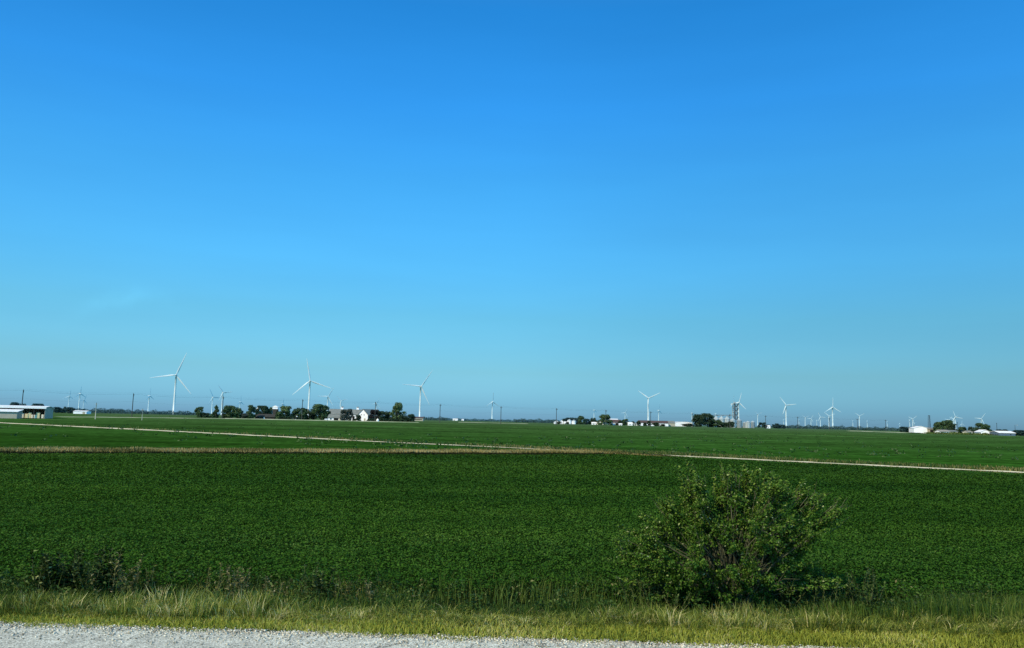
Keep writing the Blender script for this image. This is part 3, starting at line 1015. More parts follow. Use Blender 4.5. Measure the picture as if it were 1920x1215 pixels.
PROTO = {}
for kd, seeds in (('round', (1, 2, 3, 4)), ('oak', (5, 6, 7)), ('conifer', (8, 9)), ('poplar', (10, 11)), ('shrub', (12, 13, 14)), ('dome', (15, 16))):
    PROTO[kd] = [crown_mesh(kd, s) for s in seeds]
CROWN = {
    'dark': leafmat('dark_crown', [(0, (.010, .025, .017)), (.6, (.030, .060, .035)), (1, (.066, .105, .055))], transl=.1, spec=.1),
    'mid': leafmat('mid_crown', [(0, (.016, .038, .020)), (.6, (.052, .098, .044)), (1, (.11, .165, .07))], transl=.12, spec=.1),
    'light': leafmat('light_crown', [(0, (.030, .060, .028)), (.6, (.085, .140, .060)), (1, (.16, .22, .10))], transl=.12, spec=.1),
    'purple': leafmat('purple_crown', [(0, (.006, .007, .008)), (.6, (.020, .020, .022)), (1, (.045, .040, .040))], transl=.08, spec=.1),
    'grey': leafmat('grey_crown', [(0, (.025, .040, .036)), (.6, (.065, .085, .075)), (1, (.11, .13, .11))], transl=.1, spec=.1),
    'far': leafmat('hazed_far_crown', [(0, (.018, .045, .050)), (.6, (.035, .078, .080)), (1, (.065, .115, .105))], transl=.1, spec=.05),  # bluish leaf colour with distance haze painted in
}
PM = {}
NAMES = {'round': 'round_tree', 'oak': 'spreading_tree', 'conifer': 'conifer', 'poplar': 'tall_tree', 'shrub': 'shrub', 'dome': 'domed_tree'}
TI = 0


def tree(x0, x1, ytop, Y, kind, colr, label, group=None, dy=0.0):
    global TI
    TI += 1
    Yt = Y + dy
    g = base((x0 + x1) / 2, Yt)
    H = P((x0 + x1) / 2, ytop, Yt).z - g.z
    Wd = (x1 - x0) * mpp(Yt)
    var = TI % len(PROTO[kind])
    key = (kind, var, colr)
    root = empty(NAMES[kind], label, 'shrub' if kind == 'shrub' else 'tree', g, random.uniform(0, 6.28), group)
    if key not in PM:
        v, f, t = PROTO[kind][var]
        PM[key] = np_mesh('crown', v, f, CROWN[colr], t)
    lift = {'round': .02, 'oak': .02, 'conifer': .03, 'poplar': .03, 'shrub': .0, 'dome': .02}[kind]
    c = link('crown', PM[key], root, (0, 0, lift * H))
    c.scale = (Wd * 1.08, Wd * 1.08, H * (1.0 - lift))
    tk = 'trunk' + kind
    if tk not in PM:
        mb = MB()
        mb.tube([(0, 0, 0), (.01, 0, .2), (-.01, .01, .5), (0, 0, .8)], [.034, .026, .018, .006], 7)
        for q in range(5):
            a = q * 1.26 + .4
            mb.tube([(0, 0, .16 + .09 * q), (math.cos(a) * .14, math.sin(a) * .14, .33 + .09 * q), (math.cos(a) * .24, math.sin(a) * .24, .46 + .08 * q)], [.014, .009, .003], 5)
        PM[tk] = mb.mesh('trunk', BARKF)
    t = link('trunk', PM[tk], root)
    t.scale = (max(H, Wd * .7) * .9, max(H, Wd * .7) * .9, H)


YF = 560
FT = 'trees around the near farmstead'
tree(366, 381, 763, YF, 'round', 'mid', 'dark rounded tree standing leftmost at the near farmstead', FT)
tree(379, 393, 774, YF, 'shrub', 'dark', 'low dark shrub between the leftmost tree and the conifer', FT)
tree(397, 412, 760, YF, 'conifer', 'mid', 'pointed conifer at the left end of the near farmstead', FT)
tree(416, 423, 776, YF, 'shrub', 'dark', 'very small dark shrub at the foot of the third utility pole', FT)
tree(418, 443, 760.5, YF, 'oak', 'mid', 'broad dark tree right of the third utility pole', FT)
tree(438, 454, 765.5, YF, 'round', 'light', 'lighter green tree leaning on the broad dark tree', FT)
tree(452, 468, 775, YF, 'shrub', 'grey', 'low greyish shrub left of the brown-roofed house', FT)
tree(464, 479, 760, YF, 'poplar', 'mid', 'upright tree at the left end of the brown-roofed house', FT)
tree(480, 503, 761, YF, 'oak', 'dark', 'dark tree rising behind the brown-roofed house', FT, dy=40)
tree(500, 513, 764, YF, 'round', 'mid', 'narrow tree behind the right end of the brown-roofed house', FT, dy=45)
tree(516, 527, 771, YF, 'shrub', 'dark', 'dark shrub just right of the pale grain elevator', FT)
tree(522, 549, 761.5, YF, 'dome', 'light', 'bright green domed tree right of the pale grain elevator', FT)
tree(551, 574, 765, YF, 'round', 'mid', 'mid green tree right of the small white gable', FT)
tree(568, 591, 767, YF, 'round', 'dark', 'dark tree at the foot of the second large turbine', FT, dy=12)
tree(586, 616, 758.5, YF, 'oak', 'mid', 'tallest broad tree left of the long white barn', FT)
tree(639, 652, 768, YF - 15, 'round', 'grey', 'left one of two greyish trees before the long barn', FT)
tree(649, 660, 767, YF - 15, 'round', 'grey', 'right one of two greyish trees before the long barn', FT)
tree(666, 676, 778, YF - 15, 'shrub', 'dark', 'small dark shrub at the left corner of the white gabled barn', FT)
tree(692, 711, 768.5, YF - 10, 'dome', 'purple', 'blackish purple round tree beside the white gabled barn', FT)
tree(709, 728, 771, YF - 10, 'round', 'dark', 'dark green tree right of the blackish purple tree', FT)
tree(725, 738, 772, YF, 'round', 'dark', 'dark tree at the left foot of the tallest upright tree', FT)
tree(733, 755, 755.5, YF - 10, 'poplar', 'light', 'tallest upright tree at the right end of the near farmstead', FT)
tree(750, 766, 779, YF - 15, 'shrub', 'dark', 'dark shrub right of the tallest upright tree', FT)
tree(762, 777, 776.5, YF - 15, 'shrub', 'dark', 'dark rounded shrub ending the near farmstead on the right', FT)
# behind the left shed
ST = 'trees behind the open shed'
tree(18, 33, 754.5, 420, 'oak', 'far', 'dark tree behind the shed roof, left of the first pole', ST)
tree(31, 47, 757, 430, 'round', 'far', 'low tree top behind the shed roof at the first pole', ST)
tree(57, 70, 757, 420, 'oak', 'far', 'wide tree behind the right half of the shed roof', ST)
tree(67, 80, 757, 440, 'round', 'far', 'last tree behind the right end of the shed roof', ST)
LT = 'trees beyond the open shed'
tree(100, 113, 763, 900, 'oak', 'far', 'bluish tree just right of the open shed', LT)
tree(111, 121, 766, 950, 'round', 'far', 'bluish low tree second right of the open shed', LT)
tree(118, 124, 762.5, 980, 'round', 'far', 'narrow bluish tree left of the far white shed', LT)
tree(124, 138, 763.5, 850, 'oak', 'far', 'bushy bluish tree touching the far white shed', LT)
tree(148, 158, 767.5, 950, 'round', 'far', 'bluish tree peeping above the far white shed', LT)
# middle farm
MT = 'trees around the middle farm'
tree(1055, 1078, 783, 1130, 'oak', 'far', 'wide bluish tree behind the white middle farm houses', MT)
tree(1076, 1084, 783.5, 1130, 'round', 'far', 'bluish tree behind the right grain bin pair', MT)
tree(1082.5, 1096, 780, 1080, 'poplar', 'mid', 'blocky green tree right of the two white bins', MT)
tree(1094, 1106, 785, 1100, 'round', 'far', 'low bluish tree right of the blocky green tree', MT)
tree(1107, 1117, 783.5, 1100, 'round', 'dark', 'small dark tree above the small white cottage', MT)
tree(1122, 1145, 777.5, 1080, 'dome', 'light', 'large pale green tree at the pole of the middle farm', MT)
tree(1159, 1168, 788.5, 1090, 'shrub', 'dark', 'dark shrub at the right end of the brown-roofed barn', MT)
tree(1167, 1178, 785.5, 1100, 'oak', 'mid', 'rounded tree under the small middle farm turbine', MT)
tree(1183, 1190, 790, 1100, 'round', 'dark', 'small round dark tree beside the little white cottage', MT)
tree(1193, 1201, 789.5, 1120, 'round', 'dark', 'small dark tree at the left end of the long brown roof', MT)
tree(1206, 1213, 792, 1115, 'shrub', 'dark', 'first dark shrub before the long brown-roofed barn', MT)
tree(1214, 1220, 789, 1115, 'round', 'dark', 'dark bush at the foot of the forked turbine', MT)
tree(1224, 1236, 792, 1115, 'shrub', 'dark', 'second dark shrub before the long brown-roofed barn', MT)
tree(1238, 1247, 795, 1110, 'shrub', 'dark', 'lowest dark shrub before the long brown-roofed barn', MT)
tree(1044, 1052, 790.5, 1065, 'shrub', 'dark', 'small dark shrub between the two leftmost middle farm houses', MT)
tree(1061, 1067, 791, 1060, 'shrub', 'dark', 'small dark shrub at the left foot of the taller white bin', MT)
# elevator farm
ET = 'trees around the grain elevator farm'
tree(1299, 1321, 777, 1270, 'oak', 'dark', 'left half of the big dark tree pair by the elevator', ET)
tree(1314, 1339, 775.5, 1275, 'oak', 'dark', 'right half of the big dark tree pair by the elevator', ET)
tree(1280, 1300, 794, 1260, 'shrub', 'dark', 'low dark shrub at the right end of the white hoop barn', ET)
tree(1339, 1357, 787.5, 1250, 'dome', 'mid', 'round green tree before the left grain bins', ET)
tree(1353, 1366, 792, 1250, 'shrub', 'dark', 'low dark tree in the middle before the grain bins', ET)
tree(1365, 1377, 790.5, 1245, 'oak', 'dark', 'dark tree at the foot of the elevator tower', ET)
tree(1422, 1437, 792, 1300, 'dome', 'far', 'domed bluish tree right of the small grain bins', ET)
tree(1436, 1444, 796, 1330, 'shrub', 'far', 'small bluish shrub behind the tiny white house', ET)
tree(1449, 1462, 794, 1350, 'round', 'far', 'left one of two bluish trees beside the tiny white house', ET)
tree(1460, 1471, 796, 1350, 'round', 'far', 'right one of two bluish trees beside the tiny white house', ET)
# right farm
RT = 'trees around the right farm'
tree(1689, 1704, 800, 900, 'round', 'far', 'bluish tree left of the white right farm barn', RT)
tree(1700, 1714, 800.5, 900, 'oak', 'far', 'wide bluish tree second left of the white right farm barn', RT)
tree(1711, 1722, 799, 800, 'round', 'far', 'dark tree touching the left edge of the white barn', RT)
tree(1752, 1767, 791.5, 690, 'oak', 'mid', 'rounded tree right of the white right farm barn', RT)
tree(1764, 1786, 788, 690, 'oak', 'mid', 'highest broad tree of the right farm', RT)
tree(1780, 1794, 795, 685, 'round', 'dark', 'dark tree on the right flank of the highest broad tree', RT)
tree(1796, 1815, 800.5, 680, 'dome', 'mid', 'evenly domed tree in the middle of the right farm', RT)
tree(1816.5, 1823.5, 800, 680, 'round', 'dark', 'small round dark tree right of the domed tree', RT)
tree(1830, 1853, 793.5, 670, 'oak', 'mid', 'broad tree above the small white right farm shed', RT)
tree(1822, 1832, 805, 665, 'shrub', 'dark', 'low dark shrub left of the small white shed', RT)
tree(1855, 1868, 807.5, 640, 'shrub', 'dark', 'black-green shrub right of the small white shed', RT)
tree(1868, 1880, 805, 900, 'round', 'far', 'bluish tree behind the left end of the blue shed', RT)
tree(1880, 1890, 805, 920, 'round', 'far', 'bluish tree behind the middle of the blue shed', RT)
tree(1901, 1926, 806.5, 600, 'oak', 'far', 'bluish tree cut by the right edge of the view', RT)


def wood(x0, x1, h0, h1, Y, name, label, colr='far', seed=1, slope=0.0, leaf=1.1):
    """a far-off belt of trees reading as one mass"""
    r = np.random.default_rng(seed)
    px = np.arange(x0, x1, 1.3)
    pos, nr, sz, tn = [], [], [], []
    env = 0.5 + .5 * np.sin(px * .31 + seed) * np.sin(px * .083 + seed * 2)
    for a, e in zip(px, env):
        if r.random() < .06:
            continue
        Yk = Y * (1 + slope * (a - x0) / (x1 - x0)) + r.normal(0, Y * .01)
        g = base(a, Yk)
        H = (h0 + (h1 - h0) * e * r.uniform(.6, 1.2)) * mpp(Yk)
        n = 46
        u = r.random(n)
        w = mpp(Yk) * 2.2 * (.5 + .6 * np.sqrt(np.maximum(0, 1 - u ** 2)))
        pos.append(np.stack([g.x + r.normal(0, .5, n) * w, g.y + r.normal(0, 2.5, n), g.z + H * (.02 + .98 * u)], 1))
        d = r.normal(size=(n, 3)); d[:, 2] += .6; d[:, 1] -= .5
        nr.append(d)
        sz.append(r.uniform(.6, 1.4, n) * leaf * Y / 1400)
        tn.append(np.clip(r.uniform(.1, .8) + .2 * r.normal(size=n), 0, 1))
    pos, nr, sz, tn = map(np.concatenate, (pos, nr, sz, tn))
    v, f = leaves(pos, sz, nr, aspect=.8)
    tag(link(name, np_mesh(name, v, f, HAZE[colr], tn)), label, 'woods', kind='stuff')


HAZE = {  # tree belts blued by distance haze painted into the leaf colour
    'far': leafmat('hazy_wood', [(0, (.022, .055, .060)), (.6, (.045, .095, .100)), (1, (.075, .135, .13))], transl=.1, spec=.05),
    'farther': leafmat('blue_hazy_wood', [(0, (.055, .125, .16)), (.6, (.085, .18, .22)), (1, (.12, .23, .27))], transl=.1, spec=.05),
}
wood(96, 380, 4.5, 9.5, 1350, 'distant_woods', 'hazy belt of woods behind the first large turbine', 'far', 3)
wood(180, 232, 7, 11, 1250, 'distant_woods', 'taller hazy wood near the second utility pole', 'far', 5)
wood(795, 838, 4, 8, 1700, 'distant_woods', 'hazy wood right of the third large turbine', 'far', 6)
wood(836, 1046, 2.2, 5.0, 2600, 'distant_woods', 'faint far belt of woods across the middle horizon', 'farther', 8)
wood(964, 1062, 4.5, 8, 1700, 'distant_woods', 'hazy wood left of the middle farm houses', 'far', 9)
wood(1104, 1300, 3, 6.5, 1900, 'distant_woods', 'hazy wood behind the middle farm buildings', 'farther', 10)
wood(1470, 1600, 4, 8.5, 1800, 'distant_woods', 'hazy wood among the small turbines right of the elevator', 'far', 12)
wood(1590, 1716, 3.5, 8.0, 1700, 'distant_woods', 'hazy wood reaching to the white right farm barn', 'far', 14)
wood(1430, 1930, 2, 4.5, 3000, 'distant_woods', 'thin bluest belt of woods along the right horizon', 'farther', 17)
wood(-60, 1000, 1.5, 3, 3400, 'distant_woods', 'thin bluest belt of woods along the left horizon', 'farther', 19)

# ------------------------------------------------------------------ wind turbines
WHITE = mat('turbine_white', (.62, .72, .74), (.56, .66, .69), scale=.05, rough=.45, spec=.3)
FARWHITE = mat('hazy_turbine_white', (.50, .64, .69), (.45, .60, .66), scale=.05, rough=.7, spec=.1)  # white dulled towards blue, distance haze painted into the colour
FAINTWHITE = mat('hazed_faint_white', (.44, .60, .66), (.40, .56, .63), scale=.05, rough=.8, spec=.05)  # stronger painted haze for the farthest turbines
HUBZ, BL = 85.0, 53.0


def turbine_meshes(mt, fat):
    tw = MB()
    tw.tube([(0, 0, 0), (0, 0, 28), (0, 0, 56), (0, 0, 82.6)], [2.4 * fat, 2.15 * fat, 1.85 * fat, 1.5 * fat], 18)
    nc = MB()                                            # nacelle: rounded box swept along y
    prof = []
    for i in range(20):
        t = 2 * math.pi * i / 20
        c, s = math.cos(t), math.sin(t)
        prof.append((math.copysign(abs(c) ** .5, c), math.copysign(abs(s) ** .5, s)))
    rings = [(-3.0, 1.3), (-2.4, 1.75), (2.0, 1.95), (6.2, 1.8), (7.6, 1.3), (8.0, .6)]
    for y, r in rings:
        nc.v += [(x * r * .95, y, z * r) for x, z in prof]
    nc.f = [(i * 20 + k, i * 20 + (k + 1) % 20, (i + 1) * 20 + (k + 1) % 20, (i + 1) * 20 + k) for i in range(len(rings) - 1) for k in range(20)]
    nc.f += [tuple(range(20)), tuple(reversed(range(100, 120)))]
    hb = MB()
    hb.tube([(0, 1.6, 0), (0, 0.6, 0), (0, -.8, 0), (0, -1.9, 0), (0, -2.6, 0), (0, -2.9, 0)], [1.5, 1.7, 1.65, 1.25, .7, .15], 16)
    bl = MB()
    secs = [(0.8, 1.9, 1.7, 0), (3.5, 2.0, 1.6, .15), (8, 3.7, 1.0, .30), (14, 3.5, .75, .22), (24, 2.7, .5, .12), (36, 1.9, .32, .06), (46, 1.25, .2, .02), (51.5, .7, .1, 0), (53, .15, .04, 0)]
    for z, ch, th, tw_ in secs:
        for k in range(10):
            t = 2 * math.pi * k / 10
            x, y = (math.cos(t) * .5 + (.12 if z > 5 else 0)) * ch * fat, math.sin(t) * .5 * th
            a = tw_ * 1.4
            bl.v.append((x * math.cos(a) - y * math.sin(a), x * math.sin(a) + y * math.cos(a) - z * z * .0006, z))
    n = len(secs)
    bl.f = [(i * 10 + k, i * 10 + (k + 1) % 10, (i + 1) * 10 + (k + 1) % 10, (i + 1) * 10 + k) for i in range(n - 1) for k in range(10)]
    bl.f += [tuple(reversed(range(10))), tuple((n - 1) * 10 + k for k in range(10))]
    return tw.mesh('tower', mt, True), nc.mesh('nacelle', mt, True), hb.mesh('hub', mt, True), bl.mesh('blade', mt, True)


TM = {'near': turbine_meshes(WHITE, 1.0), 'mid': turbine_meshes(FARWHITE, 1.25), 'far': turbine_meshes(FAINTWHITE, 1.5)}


def turbine(hx, hy, phase, kind, label, yaw=0.0, rs=None, group='wind turbines across the plain'):
    d = ray(hx, hy)
    Y = (HUBZ + .8 - CAM.z) * d.y / d.z
    p = P(hx, hy, Y)
    face = math.atan2(p.x, Y)                            # rotor towards the viewer, then turned by yaw
    root = empty('wind_turbine', label, 'wind turbine', (p.x, Y, gz(Y)), -face * .8 + R(yaw), group)
    tw, nc, hb, bl = TM[kind]
    link('tower', tw, root)
    link('nacelle', nc, root, (0, 0, HUBZ))
    link('hub', hb, root, (0, -4.4, HUBZ))
    for k in range(3):
        b = link('blade', bl, root, (0, -4.4, HUBZ))
        b.rotation_euler = (0, R(phase + 120 * k), 0)
        b.scale = (1, 1, rs or (.72 if kind != 'near' else 1.0))


T = turbine
T(330.5, 703, 20.6, 'near', 'largest white turbine, standing alone left of the near farmstead', 0)
T(581.5, 714, -11.7, 'near', 'large white turbine rising behind the near farmstead trees', 5)
T(789, 724.5, 33.4, 'near', 'large white turbine right of the near farmstead', 22, 1.0)
T(923.5, 753.5, 0, 'mid', 'lone mid-size turbine between two utility poles in the middle', 30, .82)
T(1215.5, 746.5, -56, 'near', 'forked white turbine above the long brown-roofed barn', 8, .78)
T(1385, 754.5, 14, 'near', 'white turbine whose tower stands right of the lattice elevator', 20, .66)
T(1374, 757.5, 0, 'mid', 'pale turbine half hidden just left of the lattice elevator', 48, .66)
T(1473.6, 759.8, -38, 'mid', 'tallest turbine between the grain bins and the right farm woods', 12, .72)
T(1560.8, 763.6, 0, 'mid', 'bright upright-bladed turbine of the close right-hand pair', 22, .72)
T(1554, 780, -52, 'mid', 'smaller left turbine of the close right-hand pair', 12, .82)
T(280, 742, 118, 'mid', 'mid-size turbine seen edge-on right of the second pole', 62)
T(130, 743, 4, 'mid', 'left turbine of the pair above the far white shed', 16, .8)
T(150, 738, 0, 'mid', 'right and taller turbine of the pair above the far white shed', 42, .68)
T(399, 745, -28, 'mid', 'turbine over the pointed conifer, left of the third pole', 30, .9)
T(418, 736, -36, 'mid', 'turbine whose tower stands beside the third utility pole', 15, .66)
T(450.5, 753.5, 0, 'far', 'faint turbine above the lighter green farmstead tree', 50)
T(530, 757, 4, 'far', 'faint turbine above the bright green domed tree', 35)
T(615, 743.5, 30, 'mid', 'mid-size turbine above the left end of the long barn', 12, .84)
T(639.5, 751.5, -46, 'mid', 'forked small turbine above the barn cupola', 15, .64)
T(626, 766, 60, 'far', 'faint tiny turbine just clearing the long barn roof', 20)
T(706, 757, 22, 'far', 'pale turbine hidden behind the pole over the white barn', 20)
T(1114, 769, -10, 'far', 'faint turbine above the small white cottage', 65)
T(1172, 774, 26, 'mid', 'small turbine above the rounded tree of the middle farm', 20)
T(1235, 769.5, 2, 'far', 'faint turbine above the right half of the long brown roof', 60)
T(1297.5, 774.5, 6, 'mid', 'small turbine left of the big dark tree pair', 55)
T(1342, 776, 0, 'far', 'faint turbine over the left grain bins', 60)
T(1420.5, 777, -52, 'mid', 'small forked turbine right of the small grain bins', 35)
T(1509.5, 783, -55, 'mid', 'small forked turbine right of the tallest right-hand turbine', 30)
T(1520.5, 785, 30, 'far', 'small pale turbine second right of the tallest right-hand turbine', 15)
T(1531.5, 788, -20, 'far', 'tiny pale turbine left of the small Y-shaped one', 50)
T(1538, 782, -28, 'mid', 'small turbine three towers left of the bright upright one', 15)
T(1469.3, 787, 0, 'far', 'tiny faint turbine just left of the tallest right-hand tower', 60)
T(1498, 787.5, 0, 'far', 'tiny faint turbine beside the pole right of the tallest tower', 65)
T(1599, 789, 0, 'far', 'tiny faint turbine left of the lone forked one', 62)
T(1611, 780, -58, 'mid', 'lone small forked turbine right of the bright pair', 25)
T(1626, 789.5, 6, 'far', 'tiny faint turbine right of the lone forked one', 58)
T(1663.5, 791, 0, 'far', 'tiny faint turbine beside the last pole of the line', 62)
T(1687, 794, 0, 'far', 'faintest turbine left of the white right farm barn', 45)
T(1711, 785.5, 52, 'mid', 'small forked turbine above the left edge of the white barn', 20)
T(1705.5, 787.5, 0, 'far', 'faint tower just left of the forked turbine over the barn', 60)
T(1779, 787.5, 40, 'mid', 'turbine tip peeping over the highest right farm tree', 25)
T(1791, 782, -20, 'mid', 'taller turbine right of the highest right farm tree', 18, .8)
T(1787.5, 785.5, -70, 'far', 'pale turbine hugging the left of the taller right farm one', 30)
T(1803.5, 795, 0, 'far', 'faint tiny turbine over the domed right farm tree', 20)
T(1839.5, 785, 35, 'mid', 'turbine rising above the broad tree at the far right', 18, .84)
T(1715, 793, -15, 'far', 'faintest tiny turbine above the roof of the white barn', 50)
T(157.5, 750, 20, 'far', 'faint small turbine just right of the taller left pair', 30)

# ------------------------------------------------------------------ utility poles and wires
POLE = mat('pole_wood', (.055, .06, .055), (.03, .035, .035), scale=2, rough=.9)
PALEPOLE = mat('pale_post', (.40, .42, .36), (.30, .32, .28), scale=2, rough=.9)
METAL = mat('grey_metal', (.30, .33, .34), (.22, .25, .26), scale=2, rough=.5)
WIRE = mat('wire_black', (.04, .05, .055), (.03, .035, .04), scale=2, rough=.7)
CERAM = mat('insulator_grey', (.25, .27, .28), (.2, .2, .2), scale=4, rough=.3)


def pole_meshes():
    a = MB().tube([(0, 0, 0), (0, 0, 7), (0, 0, 13)], [.24, .21, .17], 10)
    b = MB().box((0, -.22, 12.2), (2.6, .18, .22)).tube([(-.9, -.22, 12.15), (0, -.2, 11.4)], [.04, .04], 5).tube([(.9, -.22, 12.15), (0, -.2, 11.4)], [.04, .04], 5)
    c = MB()
    c.tube([(0, -.22, 0), (0, -.22, .12), (0, -.22, .2), (0, -.22, .34)], [.06, .1, .06, .05], 8)
    return a.mesh('shaft', POLE, True), b.mesh('crossarm', POLE), c.mesh('insulator', CERAM, True)


PMESH = pole_meshes()
PXS = [39.5, 247, 416, 565.5, 702.7, 824.4, 938.8, 1043, 1135.8, 1219.9, 1298.5, 1368.5, 1435.8, 1496, 1555.5, 1608, 1661]
PLAB = ['first dark utility pole, rising behind the open shed', 'dark utility pole standing alone left of the largest turbine', 'dark utility pole between the conifer and the broad tree',
        'dark utility pole sticking up above the mid green farmstead tree', 'dark utility pole above the roof of the white gabled barn', 'dark utility pole right of the third large turbine',
        'dark utility pole beside the lone mid-size turbine', 'dark utility pole above the white middle farm houses', 'dark utility pole in front of the large pale green tree',
        'dark utility pole beside the forked turbine tower', 'dark utility pole at the left edge of the big dark tree pair', 'dark utility pole hidden among the grain bins left of the elevator',
        'dark utility pole beside the tiny white house', 'dark utility pole right of the tallest right-hand turbine', 'distant utility pole beside the bright upright turbine',
        'distant utility pole beside the lone forked small turbine', 'last utility pole of the line, beside the hazy right wood']
dirp = Vector((41.5, 28.3, 0)).normalized()
prz = math.atan2(dirp.y, dirp.x) + math.pi / 2
tops = []
for k, (px, lab) in enumerate(zip(PXS, PLAB)):
    Y = 420 * (1 + .0674 * k)
    g = base(px, Y)
    root = empty('utility_pole', lab, 'utility pole', g, prz, 'utility poles in a line across the plain')
    hs = 1.0 + random.uniform(-.03, .03)
    link('shaft', PMESH[0], root)
    link('crossarm', PMESH[1], root)
    for x in (-1.15, 0, 1.15):
        link('insulator', PMESH[2], root, (x, 0 if x else .22, 12.31 if x else 13.0))
    tops.append(g)
p_off = tops[0] - (tops[1] - tops[0]) * 1.05
p_off.z = gz(390)
chain = [p_off] + tops


def wire(off, z, sag, label):
    nrm = Vector((-dirp.y, dirp.x, 0))
    pts = []
    for a, b in zip(chain, chain[1:]):
        for i in range(10):
            t = i / 10
            q = a.lerp(b, t) + nrm * off
            q.z += z - sag * 4 * t * (1 - t)
            pts.append(q)
    q = chain[-1] + nrm * off
    q.z += z
    pts.append(q)
    o = MB().tube(pts, [.011] * len(pts), 4).build('overhead_wire', WIRE)
    tag(o, label, 'wire', 'overhead wires along the pole line')


wire(0, 13.35, .8, 'thin overhead wire running along the very tops of the utility poles')
wire(1.15, 12.66, .9, 'thin overhead wire on the near ends of the pole crossarms')
wire(-1.15, 12.66, 1.0, 'thin overhead wire on the far ends of the pole crossarms')
wire(.3, 8.6, 1.1, 'lowest overhead wire, slung far below the pole crossarms')


def post(px, ytop, Y, lab, mt, r=.09, lamp=False):
    g = base(px, Y)
    H = P(px, ytop, Y).z - g.z
    root = empty('short_post' if not lamp else 'yard_lamp', lab, 'post' if not lamp else 'yard lamp', g)
    MB().tube([(0, 0, 0), (0, 0, H)], [r * 1.15, r * .85], 9).build('shaft', mt, root, True)
    if lamp:
        MB().tube([(0, 0, H - .2), (.6, 0, H + .1), (1.7, 0, H + .15)], [.06, .05, .05], 6).build('arm', METAL, root)
        MB().tube([(1.7, 0, H + .2), (1.75, 0, H - .05), (1.75, 0, H - .25)], [.14, .26, .3], 10).build('lamp_head', METAL, root)
    else:
        MB().box((0, 0, H - .5), (1.1, .1, .12)).build('crossarm', mt, root)


post(178.5, 755, 300, 'short pale pole standing in the left far field', PALEPOLE, .13)
post(266, 766, 300, 'thin pale post in the field left of the largest turbine', PALEPOLE, .08)
post(1869.8, 793, 620, 'slim dark pole left of the blue shed at far right', POLE, .16)
post(1904, 797, 600, 'slim lamp pole with arm at the right end of the blue shed', POLE, .12, lamp=True)
post(1796, 791, 700, 'slim dark pole beside the taller right farm turbine', POLE, .16)


def lattice(px, ytop, Y):
    g = base(px, Y)
    H = P(px, ytop, Y).z - g.z
    root = empty('lattice_tower', 'slender dark lattice tower above the white right farm barn', 'tower', g)
    legs = []
    for k in range(3):
        a = 2.1 * k + .3
        p0, p1 = Vector((math.cos(a) * 1.5, math.sin(a) * 1.5, 0)), Vector((math.cos(a) * .9, math.sin(a) * .9, H))
        legs.append((p0, p1))
        MB().tube([p0, p1], [.12, .10], 6).build('leg', POLE, root)
    br = MB()
    n = 12
    for i in range(n):
        for k in range(3):
            a, b = legs[k], legs[(k + 1) % 3]
            br.tube([a[0].lerp(a[1], i / n), b[0].lerp(b[1], (i + 1) / n)], [.06, .06], 4)
            br.tube([a[0].lerp(a[1], (i + 1) / n), b[0].lerp(b[1], (i + 1) / n)], [.06, .06], 4)
    br.build('bracing', POLE, root)
    MB().tube([(0, 0, H), (0, 0, H + .5)], [1.0, 1.0], 8).build('platform', POLE, root)


lattice(1743.3, 780, 760)

# ------------------------------------------------------------------ farm buildings
BW = mat('white_siding', (.84, .87, .92), (.74, .78, .83), scale=.6, rough=.55)
CREAM = mat('cream_siding', (.66, .66, .58), (.55, .55, .48), scale=.6, rough=.6)
GREYW = mat('grey_steel_siding', (.40, .37, .30), (.34, .31, .25), scale=.5, rough=.5)
BLUEG = mat('blue_grey_siding', (.10, .15, .21), (.08, .12, .18), scale=.5, rough=.5)
ROOFW = mat('white_roof_metal', (.90, .90, .88), (.80, .81, .80), scale=.4, rough=.4)
ROOFG = mat('grey_shingle', (.20, .22, .21), (.14, .16, .155), scale=.5, rough=.85)
ROOFT = mat('tan_grey_shingle', (.30, .29, .25), (.22, .215, .19), scale=.5, rough=.85)
ROOFB = mat('brown_roof', (.10, .068, .065), (.075, .052, .05), scale=.5, rough=.8)
ROOFD = mat('dark_brown_roof', (.050, .050, .044), (.036, .036, .032), scale=.5, rough=.85)
DARK = mat('dark_opening', (.012, .014, .015), (.008, .009, .010), scale=1, rough=.9)
GLASS = mat('window_glass', (.03, .04, .05), (.02, .028, .036), scale=1, rough=.1, spec=.6)
BRICK = mat('brown_brick', (.052, .050, .046), (.036, .034, .032), scale=1.2, rough=.85)
GALV = mat('galvanised_steel', (.20, .25, .28), (.15, .20, .23), scale=.5, rough=.45, spec=.5)
GALVL = mat('bright_galvanised_steel', (.36, .43, .46), (.28, .35, .38), scale=.5, rough=.45, spec=.5)
LEG = mat('dark_galvanised_steel', (.13, .155, .17), (.09, .11, .12), scale=.5, rough=.6)
CONC = mat('concrete', (.36, .36, .34), (.28, .28, .27), scale=1, rough=.9)


